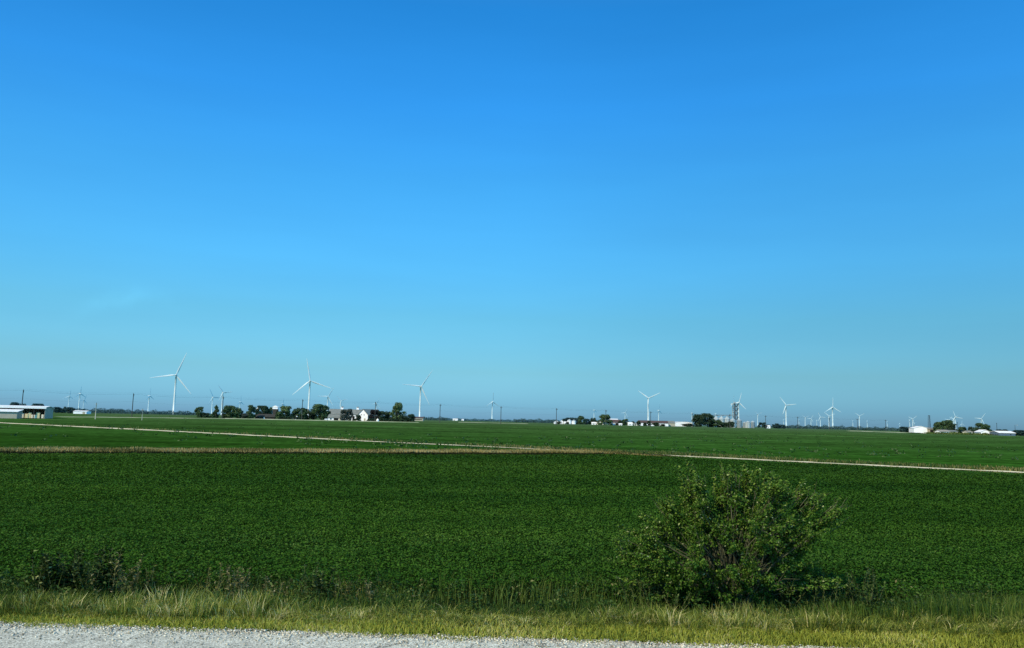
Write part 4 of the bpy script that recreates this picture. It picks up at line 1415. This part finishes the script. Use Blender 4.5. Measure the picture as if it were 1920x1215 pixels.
def building(x0, x1, yeave, yridge, Y, depth, wall, roof, label, facing='side', name='barn', cat='barn', rz=0.0, items=(), over=.4, group=None, hollow=False):
    """side: the ridge runs across the view; gable: the gable end faces the viewer.
    items: (part name, material, x centre 0..1, width 0..1, bottom 0..1, top 0..1 of the eave height)"""
    pc = (x0 + x1) / 2
    g = base(pc, Y)
    root = empty(name, label, cat, g, rz, group)
    Wd = (x1 - x0) * mpp(Y)
    he = P(pc, yeave, Y).z - g.z
    hr = P(pc, yridge, Y).z - g.z
    L, D = (Wd, depth)
    wl = MB()
    rf = MB()
    th = .18
    if facing == 'side':
        pr = [(0, 0), (D, 0), (D, he), (D / 2, hr), (0, he)]
        v = [(-L / 2, y, z) for y, z in pr] + [(L / 2, y, z) for y, z in pr]
        fs = [(4, 3, 2, 1, 0), (5, 6, 7, 8, 9), (1, 2, 7, 6)]
        if not hollow:
            fs.append((0, 5, 9, 4))
        wl.add(v, fs)
        sl_ = (hr - he) / (D / 2)
        for s in (0, 1):
            ya, yb = ((-over, D / 2) if s == 0 else (D + over, D / 2))
            za = he - over * sl_ + .02
            zb = hr + .02
            q = [(-L / 2 - over, ya, za), (L / 2 + over, ya, za), (L / 2 + over, yb, zb), (-L / 2 - over, yb, zb)]
            q2 = [(a, b, c + th) for a, b, c in q]
            rf.add(q + q2, [(3, 2, 1, 0), (4, 5, 6, 7), (0, 1, 5, 4), (1, 2, 6, 5), (2, 3, 7, 6), (3, 0, 4, 7)])
    else:
        pr = [(-Wd / 2, 0), (Wd / 2, 0), (Wd / 2, he), (0, hr), (-Wd / 2, he)]
        v = [(x, 0, z) for x, z in pr] + [(x, D, z) for x, z in pr]
        wl.add(v, [(0, 1, 2, 3, 4), (9, 8, 7, 6, 5), (1, 6, 7, 2), (0, 4, 9, 5)])
        sl_ = (hr - he) / (Wd / 2)
        for s in (-1, 1):
            xa = s * (Wd / 2 + over)
            za = he - over * sl_ + .02
            zb = hr + .02
            q = [(xa, -over, za), (xa, D + over, za), (0, D + over, zb), (0, -over, zb)]
            q2 = [(a, b, c + th) for a, b, c in q]
            rf.add(q + q2, [(3, 2, 1, 0), (4, 5, 6, 7), (0, 1, 5, 4), (1, 2, 6, 5), (2, 3, 7, 6), (3, 0, 4, 7)])
    wl.build('wall', wall, root)
    rf.build('roof', roof, root)
    for it in items:
        nm, mt, cx, w, b, t = it
        X = (cx - .5) * Wd
        MB().box((X, -.02, he * (b + t) / 2), (w * Wd, .16, he * (t - b))).build(nm, mt, root)
    return root, Wd, he, hr


# -- open-fronted shed at the left edge, its lean-to and the bales
def open_shed():
    Y = 285
    g = base(83, Y)
    root = empty('open_shed', 'long white-roofed shed with open front at the left edge', 'shed', g, R(20))
    x0, x1 = -34.0, 0.0
    D = 15.0
    hf = P(83, 764.2, Y).z - g.z
    hr_ = P(83, 762.0, Y).z - g.z
    hb = hf - .2
    wl = MB()
    wl.box(((x0 + x1) / 2, D, hb / 2), (x1 - x0, .12, hb))
    for x in (x0, x1):
        v = [(x - .06, 0, 0), (x - .06, D, 0), (x - .06, D, hb), (x - .06, D * .5, hr_ - .06), (x - .06, 0, hf), (x + .06, 0, 0), (x + .06, D, 0), (x + .06, D, hb), (x + .06, D * .5, hr_ - .06), (x + .06, 0, hf)]
        wl.add(v, [(4, 3, 2, 1, 0), (5, 6, 7, 8, 9), (0, 5, 9, 4), (4, 9, 8, 3), (3, 8, 7, 2), (1, 2, 7, 6)])
    wl.build('wall', GREYW, root)
    rf = MB()
    for ya, yb, za, zb in ((-.3, D * .5, hf + .02, hr_), (D + .4, D * .5, hb - .05, hr_)):
        q = [(x0 - .4, ya, za), (x1 + .4, ya, za), (x1 + .4, yb, zb), (x0 - .4, yb, zb)]
        q2 = [(a, b, c + .15) for a, b, c in q]
        rf.add(q + q2, [(3, 2, 1, 0), (4, 5, 6, 7), (0, 1, 5, 4), (1, 2, 6, 5), (2, 3, 7, 6), (3, 0, 4, 7)])
    rf.build('roof', ROOFW, root)
    MB().box(((x0 + x1) / 2, -.36, hf - .12), (x1 - x0 + .8, .08, .62)).build('fascia', ROOFW, root)
    for i in range(6):
        MB().box((x0 + (x1 - x0) * (i + .4) / 6, .1, hf / 2 - .03), (.2, .2, hf - .1)).build('post', POLE, root)
    MB().box(((x0 + x1) / 2, D / 2, .03), (x1 - x0 - .3, D - .3, .06)).build('floor', DARK, root)
    # lean-to, standing before the left half
    l0 = base(-6, Y - 14)
    r2 = empty('lean_to_shed', 'low grey shed with white roof in front of the open shed', 'shed', l0, R(20))
    w = 64 * mpp(Y - 14)
    he = P(5, 772, Y - 14).z - l0.z
    hr = P(5, 768, Y - 14).z - l0.z
    v = [(-w / 2, 0, 0), (w / 2, 0, 0), (w / 2, 0, he), (-w / 2, 0, he), (-w / 2, 8, 0), (w / 2, 8, 0), (w / 2, 8, hr), (-w / 2, 8, hr)]
    MB().add(v, [(0, 1, 2, 3), (1, 5, 6, 2), (5, 4, 7, 6), (4, 0, 3, 7)]).build('wall', GREYW, r2)
    q = [(-w / 2 - .3, -.4, he + .02), (w / 2 + .3, -.4, he + .02), (w / 2 + .3, 8.2, hr + .05), (-w / 2 - .3, 8.2, hr + .05)]
    q2 = [(a, b, c + .15) for a, b, c in q]
    MB().add(q + q2, [(3, 2, 1, 0), (4, 5, 6, 7), (0, 1, 5, 4), (1, 2, 6, 5), (2, 3, 7, 6), (3, 0, 4, 7)]).build('roof', ROOFW, r2)
    MB().box((-.6, -.05, he * .45), (.5, .1, he * .88)).build('door', ROOFW, r2)
    STRAW = mat('straw', (.88, .72, .42), (.70, .55, .30), scale=3, rough=.95)
    PALE = mat('pale_straw', (.90, .84, .70), (.76, .70, .56), scale=3, rough=.95)
    STRING = mat('bale_twine', (.35, .28, .16), scale=3)
    for xa, xb, yt, dy, mt, lab in ((40, 43.5, 775, 3, PALE, 'small whitish bale at the left end inside the open shed'),
                                    (46.5, 52, 776, 2, STRAW, 'yellow straw bale second from left inside the open shed'),
                                    (52.6, 57.6, 774, 2.4, STRAW, 'tall yellow straw bale third from left inside the open shed'),
                                    (59, 66.8, 778, 1.6, PALE, 'low broad pale bale in the middle of the open shed'),
                                    (67.6, 73.4, 774, 2, STRAW, 'tall golden straw bale right of the low broad pale bale'),
                                    (77.5, 81.3, 777.5, 2.2, PALE, 'white bale at the right end inside the open shed')):
        th = R(20)
        dy *= .25
        u_ = base((xa + xb) / 2, Y).x / Y
        t_ = (g.x - dy * math.sin(th) - u_ * (g.y + dy * math.cos(th))) / (math.cos(th) - u_ * math.sin(th))
        gb_ = Vector((g.x - t_ * math.cos(th) - dy * math.sin(th), g.y - t_ * math.sin(th) + dy * math.cos(th), g.z))
        H = P((xa + xb) / 2, yt, gb_.y).z - gb_.z
        w = (xb - xa) * mpp(gb_.y)
        e = empty('straw_bale', lab, 'bale', gb_ + Vector((0, 0, .06)), R(20), 'bales stored in the open shed')
        b = MB().box((0, .6, H / 2), (w, 1.2, H)).build('bale_body', mt, e)
        bv = b.modifiers.new('bevel', 'BEVEL')
        bv.width, bv.segments = .07, 2
        tw_ = MB()
        for s in (-.25, .25):
            tw_.box((s * w, .6, H / 2), (.05, 1.23, H + .03))
        tw_.build('twine', STRING, e)


open_shed()

# -- near farmstead
building(138, 161, 771.5, 770, 780, 12, BW, ROOFW, 'small white shed far off right of the open shed', items=(('door', GREYW, .8, .2, 0, .8),), name='shed', cat='shed', rz=R(8))
_, w, he, hr = building(614, 673, 776.5, 767.5, YF + 12, 17, BW, ROOFG, 'long white barn with dark grey roof and cupolas', name='barn', cat='barn', over=.5,
                        items=(('door', DARK, .30, .06, 0, .8), ('door', DARK, .82, .07, 0, .75), ('window', GLASS, .45, .04, .3, .7), ('window', GLASS, .6, .04, .3, .7), ('window', GLASS, .7, .04, .3, .7)))
for q in (641, 670):
    c = base(q, YF + 12 + 8.5)
    o = Vector((c.x, YF + 20.5, 0)) - _.location
    cu = MB().box((o.x, 8.5, hr + .8), (1.6, 1.6, 1.5)).build('cupola', BW, _)
    MB().tube([(o.x, 8.5, hr + 1.5), (o.x, 8.5, hr + 2.4)], [1.3, .05], 4).build('cupola_roof', ROOFG, cu)
_, w, he, hr = building(670, 690, 777.5, 767.3, YF - 2, 24, BW, ROOFT, 'white barn with gable end towards the road beside the dark purple tree', 'gable', name='barn', cat='barn', rz=R(-16), over=.5,
                        items=(('door', GREYW, .70, .16, 0, .45), ('window', GLASS, .35, .07, .9, 1.05), ('window', GLASS, .62, .07, .9, 1.05)))
building(697, 705, 778, 768, YF + 15, 10, GREYW, ROOFT, 'grey side wing behind the white gabled barn', name='barn', cat='barn')
building(615, 640, 783, 777.5, YF - 12, 8, BW, ROOFG, 'low garage with grey roof and dark door beside the long barn', name='garage', cat='garage', over=.4,
         items=(('garage_door', DARK, .60, .34, 0, .85), ('door', CREAM, .85, .1, 0, .8), ('window', GLASS, .2, .12, .35, .75)))
building(478, 514, 781.5, 776.5, YF + 5, 11, BRICK, ROOFD, 'low brown house under a dark roof among the trees', name='house', cat='house', over=.6,
         items=(('door', BW, .48, .07, 0, .85), ('window', GLASS, .2, .14, .35, .8), ('window', GLASS, .75, .16, .35, .8)))
building(548, 557, 777, 771.5, YF + 25, 9, BW, ROOFT, 'small white gabled shed glimpsed between farmstead trees', 'gable', name='shed', cat='shed', items=(('door', DARK, .5, .3, 0, .7),))
building(775, 793, 783.8, 781.6, 1000, 12, GREYW, ROOFB, 'low brown-roofed livestock shed behind the third large turbine', name='shed', cat='shed', items=(('window', DARK, .5, .8, .35, .6),))
building(849, 858, 786.0, 785.0, 2300, 12, BW, ROOFW, 'tiny white farm building left of the lone mid-size turbine', name='shed', cat='shed', items=(('door', GREYW, .3, .3, 0, .7),))
building(865.5, 869.5, 786.6, 785.8, 2300, 12, BW, ROOFW, 'tiniest white building right of another tiny one', name='shed', cat='shed', items=(('door', GREYW, .5, .3, 0, .7),))


def silo(px, w, ytop, yshoulder, Y, wall, roof, label, name='grain_bin', group=None, legs=False, ybot=None):
    g = base(px, Y)
    root = empty(name, label, 'grain bin', g, random.uniform(0, 6), group)
    r = w * mpp(Y) / 2
    hs, ht = P(px, yshoulder, Y).z - g.z, P(px, ytop, Y).z - g.z
    n = 22
    k = max(6, int(hs / 1.1))
    pts, rad = [], []
    z0 = 0.35
    for i in range(k):
        for zz, rr in ((0, r), (.5, r * .985)):
            pts.append((0, 0, z0 + (hs - z0) * (i + zz) / k)); rad.append(rr)
    pts.append((0, 0, hs)); rad.append(r)
    MB().tube(pts, rad, n).build('bin_wall', wall, root)
    MB().tube([(0, 0, 0), (0, 0, .35)], [r * 1.04] * 2, n).build('base_slab', CONC, root)
    rf = MB().tube([(0, 0, hs - .05), (0, 0, hs + .02), (0, 0, ht - .4)], [r * 1.05, r * 1.05, r * .14], n).build('roof', roof, root)
    MB().tube([(0, 0, ht - .4), (0, 0, ht)], [r * .15, r * .12], 10).build('cap', roof, rf)
    lad = MB()
    a = -math.pi / 2 - root.rotation_euler.z - .5
    c, s = math.cos(a), math.sin(a)
    for o in (-.25, .25):
        lad.tube([(c * (r + .12) - s * o, s * (r + .12) + c * o, .3), (c * (r + .12) - s * o, s * (r + .12) + c * o, hs)], [.05, .05], 4)
    for i in range(int(hs / .6)):
        z = .6 + i * .6
        if z < hs:
            lad.tube([(c * (r + .12) + s * .25, s * (r + .12) - c * .25, z), (c * (r + .12) - s * .25, s * (r + .12) + c * .25, z)], [.03, .03], 4)
    lad.build('ladder', METAL, root)
    return root


silo(482, 8, 763.5, 769, YF + 60, BW, ROOFW, 'white bin top showing behind the brown-roofed house')
# small grain leg at the near farmstead
g = base(516, YF + 30)
e = empty('grain_elevator', 'pale grain elevator with bright top right of the brown-roofed house', 'grain elevator', g)
H = P(516, 767, YF + 30).z - g.z
MB().box((0, 0, H * .5), (3.2, 3.2, H)).build('shaft', BRICK, e)
MB().box((0, 0, H + .7), (3.8, 3.6, 1.4)).build('head_house', BW, e)
MB().prism([(-2.2, H + 1.42), (2.2, H + 1.42), (0, H + 2.6)], -2.0, 2.0).build('roof', ROOFW, e)
silo(510.5, 6, 766, 769.5, YF + 45, BW, ROOFW, 'small white bin touching the pale farmstead elevator')
# hedge
def hedge(x0, x1, ytop, Y, label):
    a, b = base(x0, Y), base(x1, Y)
    H = P((x0 + x1) / 2, ytop, Y).z - a.z
    n = 2600
    q = RNG.random(n)
    pos = np.stack([a.x + (b.x - a.x) * q, Y + RNG.uniform(-.8, .8, n), a.z + H * RNG.random(n) ** .6], 1)
    v, f = leaves(pos, RNG.uniform(.3, .6, n), RNG.normal(size=(n, 3)) + [0, -.4, .5], aspect=.8)
    o = link('hedge', np_mesh('hedge', v, f, CROWN['dark'], RNG.random(n)))
    tag(o, label, 'hedge')


hedge(526, 572, 781.5, YF - 8, 'low dark clipped hedge in front of the bright green domed tree')
hedge(690, 748, 785.2, YF - 14, 'low dark hedge along the foot of the farmstead trees right of the barn')


def car(px, w, Y, label, body):
    g = base(px, Y)
    root = empty('parked_car', label, 'car', g, R(6))
    L = w * mpp(Y)
    prof = [(-.5, .18), (-.5, .42), (-.46, .50), (-.26, .55), (-.14, .80), (.22, .82), (.36, .56), (.48, .48), (.5, .30), (.48, .18)]
    b = MB().prism([(x * L, z * 1.8) for x, z in prof], -.85, .85).build('body', body, root)
    bv = b.modifiers.new('bevel', 'BEVEL'); bv.width, bv.segments = .06, 2
    MB().prism([(x * L, z * 1.8) for x, z in ((-.22, .57), (-.13, .76), (.20, .78), (.31, .57))], -.87, .87).build('window', GLASS, root)
    for x in (-.31, .31):
        for y in (-.82, .82):
            MB().tube([(x * L, y - .11, .34), (x * L, y + .11, .34)], [.34, .34], 14).build('wheel', DARK, root)


car(611.5, 7, YF - 22, 'white vehicle parked at the foot of the tallest broad tree', BW)
g = base(708, YF - 30)
t_ = empty('feed_bin', 'small white cone-topped feed bin standing before the low hedge', 'feed bin', g)
MB().tube([(0, 0, .3), (0, 0, 1.1)], [.9, .9], 14).build('bin_wall', BW, t_)
MB().tube([(0, 0, 1.1), (0, 0, 2.1)], [.98, .1], 14).build('roof', ROOFW, t_)

# -- middle farm
YM = 1080
building(1039, 1049, 792, 789, YM, 11, BW, ROOFW, 'white house at the left end of the middle farm', 'gable', name='house', cat='house', items=(('window', GLASS, .3, .15, .3, .8), ('door', GREYW, .6, .12, 0, .8)))
building(1050.5, 1056.5, 791.3, 788, YM - 4, 10, BW, ROOFW, 'white gabled house second from left at the middle farm', 'gable', name='house', cat='house', items=(('window', GLASS, .5, .3, .3, .7),))
building(1058, 1063, 793, 790.6, YM - 8, 9, BW, ROOFW, 'low white garage between the middle farm houses and bins', name='garage', cat='garage', items=(('garage_door', GREYW, .5, .6, 0, .8),))
silo(1067.5, 7.5, 785.6, 788.2, YM, BW, GALVL, 'taller white bin, left one of the middle farm pair')
silo(1076, 8, 786.6, 789.2, YM, BW, GALVL, 'wider white bin, right one of the middle farm pair')
building(1110, 1121, 793.8, 791.6, YM, 9, BW, ROOFW, 'small white cottage with dark openings left of the pale green tree', name='house', cat='house', items=(('window', DARK, .3, .16, .2, .7), ('door', DARK, .75, .14, 0, .7)))
building(1124, 1131, 794, 791, YM + 15, 9, BW, ROOFW, 'white building partly behind the large pale green tree', name='house', cat='house', items=(('window', GLASS, .5, .3, .3, .7),))
building(1144, 1165, 792.2, 787, YM + 15, 14, BW, ROOFB, 'white-walled barn with reddish brown roof by the pale green tree', name='barn', cat='barn', items=(('door', DARK, .12, .2, 0, .7), ('door', DARK, .72, .5, 0, .8)))
building(1144, 1158.5, 787.2, 785.3, YM + 60, 14, GREYW, ROOFW, 'white roof showing behind the reddish brown barn roof', name='barn', cat='barn', items=(('door', DARK, .5, .3, 0, .8),))
building(1161, 1166.5, 795.4, 794, YM - 20, 6, BW, ROOFW, 'tiny low white shed before the reddish brown roofed barn', name='shed', cat='shed', items=(('door', GREYW, .5, .3, 0, .8),))
building(1178, 1186, 794.5, 792, YM + 10, 8, BW, ROOFW, 'little white cottage right of the rounded middle farm tree', name='house', cat='house', items=(('window', GLASS, .4, .2, .3, .7),))
building(1188, 1194, 795, 793, YM + 12, 8, CREAM, ROOFG, 'small cream hut between the little cottage and long barn', name='shed', cat='shed', items=(('door', DARK, .5, .3, 0, .8),))
building(1199, 1253, 793.3, 788.8, YM + 70, 18, BW, ROOFB, 'very long white barn with reddish brown roof under the forked turbine', name='barn', cat='barn',
         items=(('door', DARK, .20, .08, 0, .8), ('door', DARK, .58, .10, 0, .85), ('window', GLASS, .40, .05, .3, .7), ('window', GLASS, .80, .05, .3, .7)))
building(1253, 1266, 793.2, 789.3, YM + 85, 18, GREYW, ROOFG, 'grey building with rounded dark roof ending the long barn row', name='barn', cat='barn', items=(('door', GREYW, .5, .3, 0, .8),))


def hoop_barn(x0, x1, ytop, Y, depth, wall, roof, label, rz=0.0):
    pc = (x0 + x1) / 2
    g = base(pc, Y)
    root = empty('hoop_barn', label, 'barn', g, rz)
    w = (x1 - x0) * mpp(Y)
    H = P(pc, ytop, Y).z - g.z
    pr = [(-w / 2, 0)] + [(-w / 2 * c, H * (.62 + .38 * s)) for c, s in ((math.cos(t), math.sin(t)) for t in (i * math.pi / 10 for i in range(11)))] + [(w / 2, 0)]
    MB().prism(pr, 0, depth).build('wall', wall, root)
    top = pr[1:-1]
    rf = MB()
    for (a, b), (c, d) in zip(top, top[1:]):
        rf.add([(a * 1.01, -.3, b + .06), (c * 1.01, -.3, d + .06), (c * 1.01, depth + .3, d + .06), (a * 1.01, depth + .3, b + .06),
                (a * 1.01, -.3, b + .2), (c * 1.01, -.3, d + .2), (c * 1.01, depth + .3, d + .2), (a * 1.01, depth + .3, b + .2)],
               [(3, 2, 1, 0), (4, 5, 6, 7), (0, 1, 5, 4), (2, 3, 7, 6)])
    rf.build('roof', roof, root)
    MB().box((w * .28, -.05, H * .28), (w * .2, .12, H * .52)).build('door', GREYW, root)


hoop_barn(1265, 1298, 790.8, 1290, 24, BW, ROOFW, 'low bright white hoop-roofed barn left of the big dark trees')

# -- grain elevator farm
YE = 1300
GB = 'grain bins at the elevator farm'
silo(1343, 11, 780, 785.5, YE, GALVL, GALVL, 'leftmost large grain bin next to the big dark trees', group=GB)
silo(1353, 11, 780, 785.5, YE, GALVL, GALVL, 'second large grain bin from the left under the catwalk', group=GB)
silo(1363.5, 11.5, 780.5, 786, YE, GALVL, GALVL, 'third large grain bin from the left under the catwalk', group=GB)
silo(1374, 11.5, 784, 788, YE - 10, GALVL, GALVL, 'lower grain bin at the left foot of the lattice elevator', group=GB)
silo(1386.5, 9.5, 785.4, 788.5, YE - 10, GALV, GALVL, 'tall narrow grain bin right of the lattice elevator', group=GB)
silo(1396.5, 7.5, 790.5, 792.8, YE + 15, GALV, GALVL, 'short grain bin, left one of the three small bins', group=GB)
silo(1402.5, 10.5, 789, 792, YE - 10, GALVL, GALVL, 'pale short grain bin in the middle of the three small bins', group=GB)
silo(1411.5, 8.5, 788.8, 791.6, YE + 5, GALV, GALVL, 'dark-sided short grain bin, right one of the three small bins', group=GB)


def elevator():
    px = 1378.3
    g = base(px, YE + 25)
    root = empty('grain_elevator', 'tall grey lattice elevator tower with zigzag stairs above the grain bins', 'grain elevator', g, R(14))
    H = P(px, 757.5, YE + 25).z - g.z
    a = 2.6
    for x in (-a, a):
        for y in (-a, a):
            MB().box((x, y, H / 2), (.45, .45, H)).build('leg', LEG, root)
    br, st = MB(), MB()
    n = 11
    for i in range(n):
        z0, z1 = H * i / n, H * (i + 1) / n
        for y in (-a, a):
            s = 1 if i % 2 else -1
            br.tube([(-a * s, y, z0), (a * s, y, z1)], [.16, .16], 4)
            br.tube([(-a, y, z1), (a, y, z1)], [.18, .18], 4)
        for x in (-a, a):
            s = 1 if i % 2 else -1
            br.tube([(x, -a * s, z0), (x, a * s, z1)], [.16, .16], 4)
            br.tube([(x, -a, z1), (x, a, z1)], [.18, .18], 4)
        s = 1 if i % 2 else -1
        v = [(a + .2 + (.8 - s * .8), -1.8 * s, z0), (a + 1.9 + (.8 - s * .8), -1.8 * s, z0), (a + 1.9 + (.8 - s * .8), 1.8 * s, z1), (a + .2 + (.8 - s * .8), 1.8 * s, z1)]
        st.add(v + [(p, q, r_ + .4) for p, q, r_ in v], [(3, 2, 1, 0), (4, 5, 6, 7), (0, 1, 5, 4), (1, 2, 6, 5), (2, 3, 7, 6), (3, 0, 4, 7)])
        st.box((a + 1.6, 0, z1), (2.8, 4.4, .35))
    br.build('bracing', LEG, root)
    st.build('stairs', METAL, root)
    MB().box((-.6, 0, H / 2), (1.2, 1.6, H + 2)).build('elevator_leg', LEG, root)
    MB().box((0, 0, H + .9), (6.4, 6.4, .5)).build('platform', GALV, root)
    MB().box((-.4, 0, H + 2.4), (3.0, 2.2, 2.4)).build('elevator_head', GALVL, root)
    sp = empty('grain_catwalk', 'horizontal conveyor catwalk running over the large grain bin roofs', 'conveyor', base(1357, YE))
    zc = P(1357, 779, YE).z - sp.location.z
    L = 38 * mpp(YE)
    MB().box((0, 0, zc), (L, 1.4, .9)).build('conveyor', GALV, sp)
    tr = MB()
    for i in range(14):
        x = -L / 2 + L * i / 13
        tr.tube([(x, .75, zc), (x, .75, zc + 1.5)], [.08, .08], 4)
    tr.tube([(-L / 2, .75, zc + 1.5), (L / 2, .75, zc + 1.5)], [.09, .09], 4)
    tr.build('railing', METAL, sp)
    for px_, top in ((1343, 780), (1353, 780), (1363.5, 780.5)):
        x = base(px_, YE).x - sp.location.x
        zb = P(px_, top, YE).z - sp.location.z
        MB().tube([(x + 4.2, 0, zc - .2), (x + .6, 0, zb + .1)], [.45, .4], 8).build('spout', GALV, sp)
    for x in (-L / 2 + 5.2, -L / 2 + 14.2, L / 2 - 1):
        MB().box((x, 1.0, zc / 2), (.4, .4, zc - .9)).build('support', GALV, sp)


elevator()
building(1329, 1342, 797, 790, YE - 20, 14, BW, ROOFW, 'white shed between the big dark trees and the grain bins', 'gable', name='shed', cat='shed', rz=R(-12), items=(('door', DARK, .4, .3, 0, .9),))
building(1438, 1444.5, 799.3, 797.6, YE + 10, 8, BW, ROOFW, 'tiny white house beside a pole right of the small bins', name='house', cat='house', items=(('window', GLASS, .4, .2, .3, .7),))

# -- right farm
YR = 700
building(1715, 1741, 803.2, 799.4, YR, 16, BW, ROOFW, 'bright white barn with grey annex left of the right farm trees', 'gable', name='barn', cat='barn', rz=R(-12), over=.3, items=(('door', BW, .5, .3, 0, .8),))
building(1740, 1754, 804.2, 802.0, YR - 2, 12, GREYW, ROOFG, 'grey annex on the right side of the bright white barn', name='shed', cat='shed', items=(('door', DARK, .5, .4, 0, .8),))
building(1764, 1781, 809.3, 806.3, YR - 50, 9, BW, ROOFT, 'low white house with grey roof under the highest right farm tree', name='house', cat='house', items=(('window', GLASS, .25, .1, .3, .75), ('door', DARK, .5, .08, 0, .8), ('window', GLASS, .75, .1, .3, .75)))
building(1783, 1796, 809, 807, YR - 40, 9, GREYW, ROOFG, 'low grey-roofed shed left of the domed right farm tree', name='shed', cat='shed', items=(('door', DARK, .5, .3, 0, .8),))
building(1816, 1824, 810, 808, YR - 50, 9, CREAM, ROOFT, 'small cream shed below the small round dark tree', name='shed', cat='shed', items=(('door', DARK, .5, .3, 0, .8),))
building(1839.5, 1857, 810.3, 806.0, YR - 60, 15, BW, ROOFW, 'small white gabled shed below the broad far-right tree', 'gable', name='shed', cat='shed', rz=R(-14), items=(('door', GREYW, .5, .25, 0, .8),))
building(1874, 1904, 812, 808.6, 590, 12, BLUEG, ROOFW, 'long blue-grey shed with white roof at far right', name='shed', cat='shed', items=(('door', BLUEG, .3, .2, 0, .85), ('window', GLASS, .7, .08, .3, .7)))
# scrub before the right farm
HAZE['scrub'] = leafmat('yellow_green_scrub', [(0, (.03, .06, .015)), (.6, (.08, .13, .03)), (1, (.16, .20, .07))], transl=.15, spec=.05)
wood(1738, 1872, 2.0, 4.2, 605, 'farmyard_scrub', 'yellowish green scrub before the right farm buildings', 'scrub', 23, leaf=1.3)

# ---- raised gravel road below the pole line, seen as a pale thread
def bank(p0, p1, h, w, name, label):
    a, b = p0, p1
    d = (b - a); d.z = 0; d.normalize()
    nrm = Vector((-d.y, d.x, 0))
    if nrm.y > 0:
        nrm = -nrm
    mb = MB()
    n = 24
    for i in range(n + 1):
        p = a.lerp(b, i / n)
        for o, z in ((w, 0), (w * .35, h), (-w * .35, h), (-w, 0)):
            q = p + nrm * o
            mb.v.append((q.x, q.y, gz(q.y) - .02 + z))
    for i in range(n):
        for k in range(3):
            mb.f.append((i * 4 + k, i * 4 + k + 1, i * 4 + 5 + k, i * 4 + 4 + k))
    tag(mb.build(name, trk2), label, 'road', kind='structure')


trk2 = mat('pale_road_bank', (.40, .42, .28), (.13, .19, .08), scale=.06, rough=1)
bank(base(90, 340), base(420, 475), .22, 7, 'gravel_road', 'pale gravel road thread left of the near farmstead')
bank(base(420, 475), base(780, 530), .45, 7, 'gravel_road', 'pale gravel road along the foot of the near farmstead')
bank(base(860, 800), base(990, 800), .35, 8, 'gravel_road', 'short pale gravel road thread in the middle distance')
bank(base(1600, 850), base(1716, 660), .5, 8, 'gravel_road', 'pale gravel road leading to the white right farm barn')
